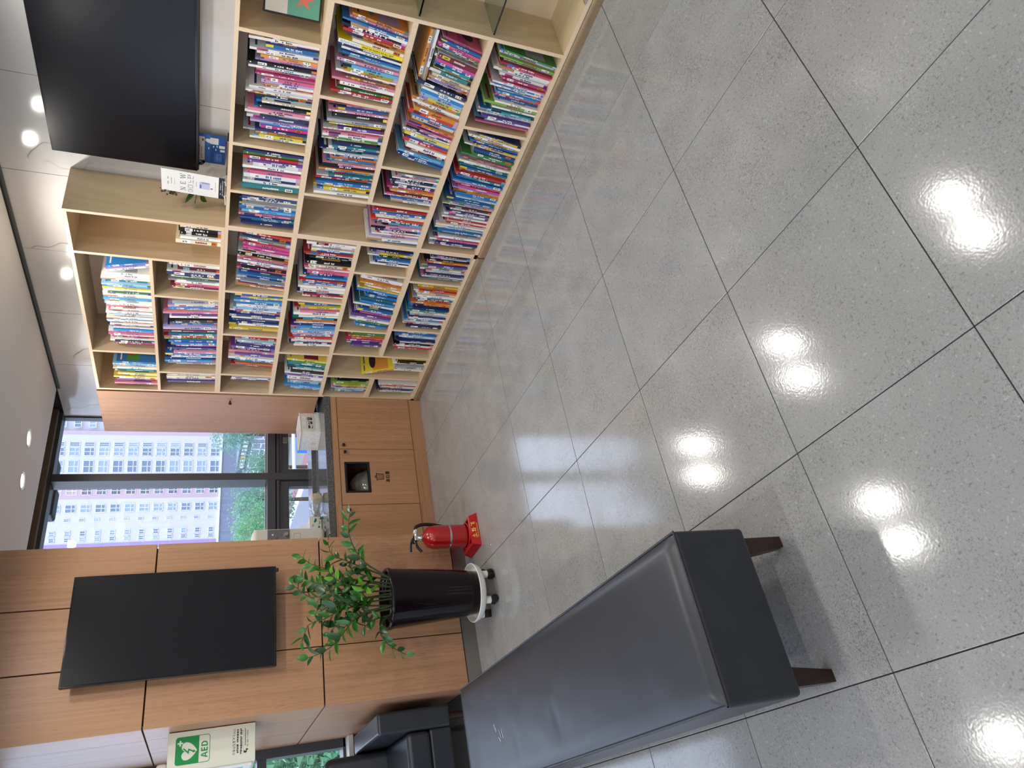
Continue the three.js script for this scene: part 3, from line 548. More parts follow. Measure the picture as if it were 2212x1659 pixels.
{ // dried flowers in a small white cup behind the banner
  const t = thing('dried_flowers', 'dried flowers in a small white cup behind the white banner', 'flowers', [1.23, YT, -2.745]);
  part(t, 'cup', lathe([[0, 0.001], [0.03, 0.001], [0.036, 0.07], [0.033, 0.07], [0.028, 0.006], [0, 0.006]], 20), M.white);
  const dry = std({ color: '#4a4a2c', roughness: 0.9 }), bud = new THREE.IcosahedronGeometry(0.006, 0);
  for (let k = 0; k < 9; k++) {
    const a = rr(0, 6.28), r = rr(0.015, 0.045), h = rr(0.26, 0.33), x = Math.cos(a) * r, z = Math.sin(a) * r - 0.015;
    const s = part(t, 'stem', tube([[0, 0.02, 0], [x * 0.3, h * 0.6, z * 0.3], [x, h, z]], 0.0012, 8, 5), dry);
    for (let q = 0; q < 5; q++) part(s, 'bud', bud, dry, [x + rr(-0.014, 0.014), h + rr(-0.02, 0.012), z + rr(-0.014, 0.014)]).scale.setScalar(rr(0.5, 1.2));
  }
  for (let k = 0; k < 3; k++) part(t, 'dark_leaf', leafGeo(), M.leafDark, [-0.02, 0.13 + k * 0.012, -0.02], [0.3 + k * 0.5, 1.2 + k * 0.3, -0.5]).scale.setScalar(1.1);
}
{ // picture card with a starfish
  const print = canvas(256, 320, (g) => {
    g.fillStyle = '#d9cfc0'; g.fillRect(0, 0, 256, 320); g.fillStyle = '#5f9d84'; g.fillRect(0, 130, 256, 190);
    g.fillStyle = '#d9705a'; g.beginPath(); for (let k = 0; k < 10; k++) { const a = k / 10 * 6.2832 - 1.2, r = k % 2 ? 24 : 66; g.lineTo(110 + Math.cos(a) * r, 225 + Math.sin(a) * r); } g.fill();
    g.strokeStyle = '#8a8478'; g.lineWidth = 3; g.beginPath(); g.arc(170, 110, 30, 0, 3); g.stroke();
  });
  const t = thing('picture_frame', 'framed starfish picture leaning in the empty top-row cubby', 'picture', [1.2, Y1 + 0.0095, -1.6], 0.62);
  part(t, 'frame', rbox(0.012, 0.24, 0.17, 0.003), M.black, [0.006, 0.12, 0.04], [0, 0, -0.12]);
  part(t, 'print', uvPlane(rbox(0.001, 0.225, 0.155, 0.0003)), std({ map: print, roughness: 0.3 }), [-0.0012, 0.12, 0.04], [0, 0, -0.12]);
}
function leafGeo() {   // pointed oval leaf, 1 long in +x unit of 6 cm, slightly folded and arched
  const L = 0.08, W = 0.0205, n = 6, pos = [], idx = [];
  for (let i = 0; i <= n; i++) { const f = i / n, w = W * Math.pow(Math.sin(Math.PI * Math.pow(f, 0.85)), 0.8), y = -0.012 * f * f; for (const s of [-1, 0, 1]) pos.push(f * L, y + Math.abs(s) * w * 0.25, s * w); }
  for (let i = 0; i < n; i++) for (let s = 0; s < 2; s++) { const a = i * 3 + s; idx.push(a, a + 1, a + 3, a + 1, a + 4, a + 3); }
  const g = new THREE.BufferGeometry(); g.setAttribute('position', new THREE.Float32BufferAttribute(pos, 3)); g.setIndex(idx); g.computeVertexNormals(); return g;
}

// ------------------------------------------------------------------ corner cabinets
const CF = -4.6;
{ // wall cabinet beside the window, door to the room
  const t = thing('wall_cabinet', 'tall wood wall cabinet between the bookcase and the window', 'cabinet');
  part(t, 'body', rbx(SX + 0.02, WALL_R - 0.002, 0.812, 2.322, -5.2, -4.62, 0.002), M.wood);
  part(t, 'frame_edge', rbx(SX - 0.003, SX + 0.02, 0.812, 2.322, -4.64, -4.622, 0.001), M.wood);
  const d = part(t, 'door', rbx(SX, SX + 0.018, 0.815, 2.32, -5.2, -4.644, 0.0015), M.wood);
  part(d, 'knob', lathe([[0, -0.002], [0.006, -0.002], [0.006, 0.012], [0.012, 0.018], [0.011, 0.026], [0, 0.028]], 18).rotateZ(Math.PI / 2).translate(SX, 1.449, -4.714), M.black);
}
const counter = thing('worktop', 'speckled dark granite worktop under the right-hand window', 'worktop');
part(counter, 'slab', rbx(COLX1 + 0.002, WALL_R - 0.002, 0.727, 0.775, -5.16, CF + 0.004, 0.003, 'x'), M.granite);
part(counter, 'upstand', rbx(COLX1 + 0.002, WALL_R - 0.002, 0.727, 0.803, -5.415, -5.162, 0.003, 'x'), M.granite);
function cupboard(x0, x1, label, knobs, bin) {
  const t = thing('base_cabinet', label, 'cabinet', [0, 0, 0], 0, 'base cabinets under the worktop');
  if (bin) part(t, 'body', merge([bx(x0, x0 + 0.018, 0.1, 0.726, -5.16, CF - 0.02), bx(x1 - 0.018, x1, 0.1, 0.726, -5.16, CF - 0.02), bx(x0, x1, 0.1, 0.118, -5.16, CF - 0.02), bx(x0, x1, 0.1, 0.726, -5.16, -5.14)].map((g) => uvBox(g))), M.wood);
  else part(t, 'body', rbx(x0, x1, 0.1, 0.726, -5.16, CF - 0.02, 0.002), M.wood);
  part(t, 'top_rail', rbx(x0, x1, 0.679, 0.726, CF - 0.02, CF - 0.002, 0.001, 'x'), M.wood);
  part(t, 'toe_board', rbx(x0, x1, 0.0, 0.1, CF - 0.03, CF - 0.008, 0.001, 'x'), M.wood);
  const a = x0 + 0.002, b = x1 - 0.002; let d;
  if (bin) {   // door with a square opening
    const [u0, u1, v0, v1] = bin;
    d = part(t, 'door', merge([[a, u0, 0.104, 0.675], [u1, b, 0.104, 0.675], [u0, u1, 0.104, v0], [u0, u1, v1, 0.675]].map(([p, q, r, s]) => uvBox(bx(p, q, r, s, CF - 0.018, CF)))), M.wood);
    const f = 0.008;
    part(d, 'opening_frame', merge([rbx(u0 - f, u1 + f, v1 - f, v1 + f, CF - 0.03, CF + 0.003), rbx(u0 - f, u1 + f, v0 - f, v0 + f, CF - 0.03, CF + 0.003), rbx(u0 - f, u0 + f, v0, v1, CF - 0.03, CF + 0.003), rbx(u1 - f, u1 + f, v0, v1, CF - 0.03, CF + 0.003)]), M.black);
  } else d = part(t, 'door', rbx(a, b, 0.104, 0.675, CF - 0.018, CF, 0.0012), M.wood);
  for (const [kx, ky] of knobs) part(d, 'knob', lathe([[0, 0], [0.006, 0], [0.006, 0.01], [0.012, 0.016], [0.011, 0.024], [0, 0.026]], 18).rotateX(Math.PI / 2).translate(kx, ky, CF), M.black);
  return [t, d];
}
cupboard(0.636, SX - 0.002, 'wood base cabinet with one black knob, next to the bookcase', [[0.664, 0.645]]);
const [, binDoor] = cupboard(0.18, 0.636, 'wood base cabinet with a square waste opening in its door', [[0.605, 0.638]], [0.283, 0.519, 0.466, 0.638]);
cupboard(COLX1 + 0.002, 0.18, 'wood base cabinet beside the panelled column, behind the extinguisher', [[0.136, 0.632]]);
part(binDoor, 'bin_symbol', new THREE.PlaneGeometry(0.16, 0.16).translate(0.405, 0.36, CF + 0.0006), std({ roughness: 0.6, transparent: true, alphaTest: 0.4, map: canvas(256, 256, (g) => {
  g.clearRect(0, 0, 256, 256); g.strokeStyle = '#1a1412'; g.lineWidth = 9; g.lineJoin = 'round'; g.lineCap = 'round';
  g.beginPath(); g.moveTo(88, 50); g.lineTo(94, 128); g.lineTo(158, 128); g.lineTo(164, 50); g.stroke(); g.beginPath(); g.moveTo(76, 48); g.lineTo(176, 48); g.stroke(); g.beginPath(); g.moveTo(112, 46); g.lineTo(114, 32); g.lineTo(138, 32); g.lineTo(140, 46); g.stroke();
  g.lineWidth = 6; for (const x of [108, 126, 144]) { g.beginPath(); g.moveTo(x, 64); g.lineTo(x, 114); g.stroke(); }
  g.lineWidth = 8; hangul(g, '휴지통', 52, 160, 46, 1.1);
}) }));
{ // waste bag inside the opening
  const t = thing('waste_bag', 'clear plastic waste bag inside the square cabinet opening', 'bag', [0.4, 0.12, -4.78]);
  const g = new THREE.SphereGeometry(1, 22, 16), p = g.attributes.position;
  for (let i = 0; i < p.count; i++) { const v = new THREE.Vector3().fromBufferAttribute(p, i), k = 1 + noise.noise(v.x * 3, v.y * 4, v.z * 3) * 0.14; p.setXYZ(i, v.x * 0.15 * k, (v.y * 0.22) * k + 0.24, v.z * 0.11 * k); }
  g.computeVertexNormals(); part(t, 'crumpled_film', g, phys({ color: '#6f6f68', roughness: 0.18, clearcoat: 0.5 }));
}
{ // perforated white basket with a label
  const t = thing('lost_property_basket', 'white perforated plastic basket with a lettered label on the granite worktop', 'basket', [0.975, 0.7755, -4.93], 0.0);
  const wallPanel = (w, h, nx, ny) => { const s = new THREE.Shape(); s.moveTo(-w / 2, 0); s.lineTo(w / 2, 0); s.lineTo(w / 2, h); s.lineTo(-w / 2, h); s.lineTo(-w / 2, 0); for (let i = 0; i < nx; i++) for (let j = 0; j < ny; j++) { const cx = -w / 2 + (i + 0.5) * w / nx, cy = 0.012 + (j + 0.5) * (h - 0.03) / ny, a = w / nx * 0.3, b = (h - 0.03) / ny * 0.28, q = new THREE.Path(); q.moveTo(cx - a, cy - b); q.lineTo(cx - a, cy + b); q.lineTo(cx + a, cy + b); q.lineTo(cx + a, cy - b); s.holes.push(q); } return new THREE.ExtrudeGeometry(s, { depth: 0.003, bevelEnabled: false }); };
  t.rotation.y = 0.3;
  part(t, 'side_wall', wallPanel(0.23, 0.15, 14, 9), M.white, [0, 0, 0.1]); part(t, 'side_wall', wallPanel(0.23, 0.15, 14, 9), M.white, [0, 0, -0.1]);
  part(t, 'end_wall', wallPanel(0.2, 0.15, 12, 9), M.white, [0.113, 0, 0], [0, Math.PI / 2, 0]); part(t, 'end_wall', wallPanel(0.2, 0.15, 12, 9), M.white, [-0.116, 0, 0], [0, Math.PI / 2, 0]);
  part(t, 'base', rbox(0.23, 0.004, 0.2, 0.001), M.white, [0, 0.002, 0]);
  part(t, 'rim', merge([rbox(0.24, 0.01, 0.008, 0.002).translate(0, 0.15, 0.103), rbox(0.24, 0.01, 0.008, 0.002).translate(0, 0.15, -0.1), rbox(0.008, 0.01, 0.21, 0.002).translate(0.116, 0.15, 0), rbox(0.008, 0.01, 0.21, 0.002).translate(-0.116, 0.15, 0)]), M.white);
  const lab = canvas(256, 128, (g) => { g.fillStyle = '#d9d8d0'; g.fillRect(0, 0, 256, 128); g.strokeStyle = '#14142a'; g.lineWidth = 9; hangul(g, '분실물', 26, 28, 66, 1.06); });
  part(t, 'paper_label', uvFront(rbox(0.17, 0.07, 0.001, 0.0003)), std({ map: lab, roughness: 0.8 }), [-0.015, 0.075, 0.1042]);
}
{ // white water dispenser seen edge-on behind the column
  const t = thing('water_dispenser', 'cream countertop dispenser with grey control panel behind the column', 'dispenser', [-0.06, 0.7755, -4.9]);
  part(t, 'body', new RoundedBoxGeometry(0.3, 0.5, 0.26, 5, 0.035), M.offwhite, [0, 0.251, 0]);
  const face = 0.1302;
  part(t, 'control_panel', rbox(0.24, 0.15, 0.004, 0.002), std({ color: '#77767a', roughness: 0.35, metalness: 0.4 }), [0.02, 0.325, face]);
  part(t, 'knob', cyl(0.014, 0.016, 0.02, 20).rotateX(Math.PI / 2), M.chrome, [0.098, 0.275, face + 0.012]);
  part(t, 'indicator', cyl(0.006, 0.006, 0.003, 14).rotateX(Math.PI / 2), M.white, [0.1, 0.365, face + 0.003]);
  part(t, 'button', new THREE.TorusGeometry(0.005, 0.001, 6, 16), M.black, [0.074, 0.335, face + 0.003]);
  part(t, 'lock_window', merge([rbox(0.045, 0.004, 0.003, 0.001).translate(0, 0.022, 0), rbox(0.045, 0.004, 0.003, 0.001).translate(0, -0.022, 0), rbox(0.004, 0.045, 0.003, 0.001).translate(0.022, 0, 0), rbox(0.004, 0.045, 0.003, 0.001).translate(-0.022, 0, 0)]), std({ color: '#b3b1a8', roughness: 0.4 }), [0.085, 0.2, face]);
  part(t, 'side_shell', new RoundedBoxGeometry(0.012, 0.46, 0.22, 3, 0.005), M.white, [0.15, 0.255, -0.01]);
}
{ // tissue box and plastic bag
  const print = canvas(128, 96, (g) => { g.fillStyle = '#d8d3c6'; g.fillRect(0, 0, 128, 96); for (const [x, y, r, c] of [[20, 20, 17, '#1f6b5c'], [60, 22, 14, '#86b3a0'], [98, 40, 18, '#1f6b5c'], [40, 66, 16, '#2b5a5c'], [80, 74, 15, '#86b3a0'], [114, 84, 12, '#1f6b5c'], [8, 84, 13, '#2b5a5c']]) { g.fillStyle = c; g.beginPath(); g.arc(x, y, r, 0.4, 0.4 + Math.PI); g.fill(); } });
  const t = thing('tissue_box', 'tissue box with green leaf print beside the dispenser', 'tissue box', [0.175, 0.7755, -4.99]);
  part(t, 'carton', uvFront(rbox(0.13, 0.09, 0.12, 0.003)), std({ map: print, roughness: 0.5 }), [0, 0.046, 0]);
  const tis = new THREE.ConeGeometry(0.05, 0.08, 9, 4, true), p = tis.attributes.position; for (let i = 0; i < p.count; i++) p.setX(i, p.getX(i) * (1 + noise.noise(p.getY(i) * 40, p.getZ(i) * 30, 1) * 0.6));
  tis.computeVertexNormals(); part(t, 'tissue', tis, phys({ color: '#e9ecf2', roughness: 0.9, transmission: 0.2, side: THREE.DoubleSide }), [0, 0.125, 0], [0.1, 0, -0.1]);
  const b = thing('sponge_bag', 'beige sponge wrapped in a clear plastic bag on the worktop', 'bag', [0.36, 0.7755, -4.87], 0.35);
  const sp = part(b, 'sponge', new RoundedBoxGeometry(0.055, 0.075, 0.06, 3, 0.008), std({ color: '#cdb98a', roughness: 0.95, bumpMap: floorBump, bumpScale: 0.002 }), [0, 0.04, 0]); sp.rotation.z = 0.15;
  const f = new THREE.SphereGeometry(1, 20, 14), q = f.attributes.position;
  for (let i = 0; i < q.count; i++) { const v = new THREE.Vector3().fromBufferAttribute(q, i), k = 1 + noise.noise(v.x * 2.5, v.y * 3, v.z * 2.5) * 0.35; q.setXYZ(i, v.x * 0.1 * k - 0.06, Math.max(0.001, v.y * 0.05 * k + 0.042), v.z * 0.07 * k); }
  f.computeVertexNormals(); part(b, 'plastic_film', f, phys({ color: '#f2f6fb', roughness: 0.12, transmission: 0.85, thickness: 0, side: THREE.DoubleSide }));
}

// ------------------------------------------------------------------ fire extinguisher on its red plastic stand
{
  const t = thing('fire_extinguisher', 'red fire extinguisher with black lever and hose standing by the column', 'extinguisher', [-0.378, 0.03, -3.862], 0.04);
  part(t, 'cylinder', lathe([[0, 0.02], [0.06, 0.02], [0.071, 0.028], [0.073, 0.04], [0.073, 0.225], [0.07, 0.252], [0.058, 0.278], [0.036, 0.296], [0.022, 0.303], [0.02, 0.31], [0, 0.31]], 44), M.red);
  part(t, 'steel_band', lathe([[0.0735, 0.135], [0.0745, 0.135], [0.0745, 0.146], [0.0735, 0.146]], 40), M.chrome);
  part(t, 'collar', lathe([[0, 0.305], [0.02, 0.305], [0.02, 0.318], [0.015, 0.32], [0.015, 0.338], [0, 0.338]], 24), M.chrome);
  part(t, 'valve_head', merge([rbox(0.03, 0.03, 0.024, 0.004).translate(-0.004, 0.342, 0), cyl(0.009, 0.009, 0.03, 14).rotateZ(Math.PI / 2).translate(0.022, 0.343, 0)]), M.chrome);
  part(t, 'carry_handle', tube([[0.005, 0.344, 0], [-0.03, 0.35, 0], [-0.062, 0.343, 0.004], [-0.092, 0.322, 0.006]], 0.0085, 18, 8), M.black);
  part(t, 'squeeze_lever', tube([[0.012, 0.352, 0], [-0.02, 0.375, 0], [-0.055, 0.385, 0.002], [-0.088, 0.388, 0.004]], 0.007, 18, 8), M.black);
  part(t, 'lever_plate', rbox(0.05, 0.024, 0.018, 0.004), M.black, [-0.012, 0.36, 0], [0, 0, -0.4]);
  part(t, 'safety_pin', tube([[-0.02, 0.362, 0.01], [-0.045, 0.358, 0.012], [-0.068, 0.37, 0.014]], 0.0016, 8, 6), M.chrome);
  part(t, 'hose_nozzle_joint', cyl(0.01, 0.011, 0.028, 14).rotateZ(Math.PI / 2 - 0.3), M.white, [0.042, 0.347, 0]);
  part(t, 'hose', tube([[0.05, 0.348, 0], [0.072, 0.338, 0], [0.088, 0.3, -0.002], [0.09, 0.24, -0.008], [0.082, 0.17, -0.02], [0.075, 0.1, -0.035]], 0.0105, 30, 10), M.black);
  const s = thing('extinguisher_stand', 'red square plastic stand lettered in yellow under the extinguisher', 'stand', [-0.38, 0, -3.855], 0.04);
  const w = 0.107, u = 0.092, h0 = 0.05;
  const quad = (a, b, c, d) => { const g = new THREE.BufferGeometry(); g.setAttribute('position', new THREE.Float32BufferAttribute([...a, ...b, ...c, ...a, ...c, ...d], 3)); g.setAttribute('uv', new THREE.Float32BufferAttribute([0, 0, 1, 0, 1, 1, 0, 0, 1, 1, 0, 1], 2)); g.computeVertexNormals(); return g; };
  const ring = (r, y) => [[-r, y, r], [r, y, r], [r, y, -r], [-r, y, -r]], A = ring(w, 0.001), B = ring(u, h0), Cc = ring(0.082, h0 + 0.004), E = ring(0.076, h0 + 0.004), F = ring(0.076, 0.012), parts = [];
  for (const [P, Q] of [[A, B], [B, Cc], [Cc, E], [E, F]]) for (let k = 0; k < 4; k++) parts.push(quad(P[k], P[(k + 1) % 4], Q[(k + 1) % 4], Q[k]));
  parts.push(quad(F[0], F[1], F[2], F[3]), quad(A[3], A[2], A[1], A[0]));
  part(s, 'shell', mergeGeometries(parts), new THREE.MeshPhysicalMaterial({ color: '#b3121a', roughness: 0.22, side: THREE.DoubleSide }));
  part(s, 'collar_ring', new THREE.TorusGeometry(0.077, 0.006, 8, 40).rotateX(Math.PI / 2), M.redPlastic, [0, h0 + 0.004, 0]);
  const txt = canvas(512, 128, (g) => { g.clearRect(0, 0, 512, 128); g.strokeStyle = '#e3c65a'; g.lineWidth = 12; g.lineCap = 'round'; hangul(g, '소화기', 110, 10, 74, 1.42); g.fillStyle = '#d9b94e'; g.font = 'bold 27px sans-serif'; g.fillText('FIRE EXTINGUISHER', 108, 122); });
  const tilt = Math.atan2(w - u, h0);
  part(s, 'lettering', new THREE.PlaneGeometry(0.19, 0.045), std({ map: txt, transparent: true, alphaTest: 0.35, roughness: 0.4 }), [0, h0 / 2 + 0.001, (w + u) / 2 + 0.0008], [-tilt, 0, 0]);
}

// ------------------------------------------------------------------ potted plant on a rolling stand
{
  const PX = -0.776, PZ = -3.735;
  const st = thing('plant_stand', 'white round rolling plant stand with black castors under the dark pot', 'plant stand', [PX, 0, PZ]);
  part(st, 'tray', lathe([[0, 0.088], [0.13, 0.088], [0.148, 0.094], [0.162, 0.118], [0.166, 0.119], [0.168, 0.114], [0.158, 0.088], [0.15, 0.078], [0, 0.078]], 56), M.white);
  part(st, 'ridge', new THREE.TorusGeometry(0.156, 0.0035, 8, 56).rotateX(Math.PI / 2), M.white, [0, 0.093, 0]);
  for (let k = 0; k < 5; k++) {
    const a = k / 5 * 6.2832 + 0.98, x = Math.cos(a) * 0.125, z = Math.sin(a) * 0.125;
    const p = part(st, 'castor_post', cyl(0.021, 0.021, 0.034, 20), M.white, [x, 0.062, z]);
    part(p, 'castor_wheel', merge([cyl(0.023, 0.023, 0.018, 18).rotateZ(Math.PI / 2).translate(0.012, 0, 0), cyl(0.023, 0.023, 0.018, 18).rotateZ(Math.PI / 2).translate(-0.012, 0, 0), new THREE.SphereGeometry(0.02, 12, 8).translate(0, 0.004, 0)]), M.black, [0, -0.039, 0], [0, k * 1.3 + 0.4, 0]);
  }
  const t = thing('potted_plant', 'leafy green house plant in a tall dark glazed pot', 'plant', [PX, 0.0885, PZ]);
  part(t, 'pot', lathe([[0, 0], [0.112, 0], [0.122, 0.006], [0.125, 0.055], [0.128, 0.058], [0.129, 0.066], [0.134, 0.1], [0.15, 0.3], [0.164, 0.505], [0.17, 0.52], [0.168, 0.534], [0.16, 0.54], [0.15, 0.535], [0.146, 0.515], [0.143, 0.47], [0, 0.47]], 60), M.pot);
  const soil = part(t, 'soil', cyl(0.144, 0.144, 0.012, 32), M.soil, [0, 0.478, 0]);
  const pebble = new THREE.IcosahedronGeometry(0.008, 1), pm = std({ color: '#cfc3a4', roughness: 0.7 });
  for (let k = 0; k < 16; k++) { const a = rr(0, 6.28), r = rr(0.02, 0.135); part(soil, 'pebble', pebble, pm, [Math.cos(a) * r, 0.01, Math.sin(a) * r]).scale.set(rr(0.7, 1.4), rr(0.5, 0.8), rr(0.7, 1.2)); }
  const LG = [leafGeo(), leafGeo().scale(1.2, 1, 1.05), leafGeo().scale(0.8, 1, 0.9)];
  const STEMS = [
    [[-0.692, 0.55, -3.72], [-0.557, 0.741, -3.71], [-0.451, 0.8, -3.7], [-0.372, 0.816, -3.69], [-0.28, 0.803, -3.68]], [[-0.684, 0.55, -3.72], [-0.541, 0.83, -3.74], [-0.49, 0.906, -3.76], [-0.407, 0.919, -3.78]],
    [[-0.704, 0.55, -3.72], [-0.626, 0.864, -3.753], [-0.557, 0.956, -3.785], [-0.522, 1.012, -3.818], [-0.464, 1.06, -3.85]], [[-0.717, 0.55, -3.72], [-0.658, 0.923, -3.78], [-0.619, 1.0, -3.84], [-0.562, 1.065, -3.9]],
    [[-0.736, 0.55, -3.72], [-0.719, 0.868, -3.76], [-0.712, 0.953, -3.8], [-0.705, 1.015, -3.84], [-0.612, 1.108, -3.88]], [[-0.822, 0.55, -3.72], [-0.808, 0.845, -3.74], [-0.853, 0.964, -3.76], [-0.865, 1.038, -3.78], [-0.95, 1.073, -3.8]],
    [[-0.811, 0.55, -3.72], [-0.862, 0.792, -3.715], [-0.952, 0.875, -3.71], [-1.026, 0.961, -3.705], [-1.057, 1.053, -3.7]], [[-0.829, 0.55, -3.72], [-0.864, 0.845, -3.757], [-0.907, 0.92, -3.793], [-0.962, 0.935, -3.83]],
    [[-0.842, 0.58, -3.72], [-0.938, 0.679, -3.695], [-1.024, 0.66, -3.67], [-1.076, 0.61, -3.645], [-1.109, 0.57, -3.62]], [[-0.748, 0.55, -3.72], [-0.779, 0.819, -3.7], [-0.796, 0.914, -3.68], [-0.801, 1.005, -3.66]],
    [[-0.729, 0.55, -3.72], [-0.698, 0.725, -3.68], [-0.735, 0.748, -3.64], [-0.77, 0.782, -3.6]], [[-0.716, 0.55, -3.72], [-0.692, 0.846, -3.693], [-0.645, 0.927, -3.667], [-0.635, 0.942, -3.64]],
    [[-0.861, 0.55, -3.72], [-0.908, 0.726, -3.66], [-0.955, 0.782, -3.6]], [[-0.684, 0.55, -3.72], [-0.62, 0.773, -3.73], [-0.568, 0.825, -3.74]],
    [[-0.779, 0.55, -3.72], [-0.781, 0.846, -3.727], [-0.73, 0.921, -3.733], [-0.689, 0.936, -3.74]], [[-0.767, 0.55, -3.72], [-0.783, 0.762, -3.68], [-0.814, 0.85, -3.64], [-0.832, 0.922, -3.6]],
    [[-0.76, 0.55, -3.74], [-0.75, 0.8, -3.78], [-0.76, 0.9, -3.82], [-0.79, 0.98, -3.85]], [[-0.8, 0.55, -3.75], [-0.86, 0.8, -3.8], [-0.9, 0.86, -3.84]],
  ];
  STEMS.forEach((pts, si) => {
    const P = pts.map(([x, y, z]) => new THREE.Vector3(x - PX, y - 0.0885, z - PZ)), cv = new THREE.CatmullRomCurve3(P), len = cv.getLength();
    const n = 14, radial = 6, g = new THREE.TubeGeometry(cv, n, 0.0058, radial), p = g.attributes.position;
    for (let i = 0; i <= n; i++) { const c = cv.getPointAt(i / n), k = 1 - 0.66 * i / n; for (let j = 0; j <= radial; j++) { const q = i * (radial + 1) + j; p.setXYZ(q, c.x + (p.getX(q) - c.x) * k, c.y + (p.getY(q) - c.y) * k, c.z + (p.getZ(q) - c.z) * k); } }
    const stem = part(t, 'stem', g, M.stem), count = Math.round((len - 0.12) / 0.03);
    for (let k = 0; k <= count; k++) {
      const f = 0.38 + 0.62 * k / count, at = cv.getPointAt(Math.min(1, f)), tan = cv.getTangentAt(Math.min(1, f));
      const side = new THREE.Vector3().crossVectors(tan, new THREE.Vector3(0.3 * Math.sin(si), 0.25, 1)).normalize(), dir = tan.clone().multiplyScalar(k === count ? 2 : 0.95).addScaledVector(side, (k % 2 ? 1 : -1)).add(new THREE.Vector3(rr(-0.3, 0.3), rr(-0.1, 0.35), rr(-0.35, 0.45))).normalize();
      const m = part(stem, 'leaf', pick(LG), si === 11 || si === 10 ? (rnd() < 0.6 ? M.leafNew : M.leaf) : rnd() < 0.45 ? M.leafDark : M.leaf);
      const z = new THREE.Vector3().crossVectors(dir, new THREE.Vector3(rr(-0.5, 0.5), 1, rr(-0.2, 0.9))).normalize(), y = new THREE.Vector3().crossVectors(z, dir);
      m.quaternion.setFromRotationMatrix(new THREE.Matrix4().makeBasis(dir, y, z)); m.position.copy(at); m.scale.setScalar(rr(0.75, 1.15) * (1 - 0.25 * f + 0.1));
    }
  });
}

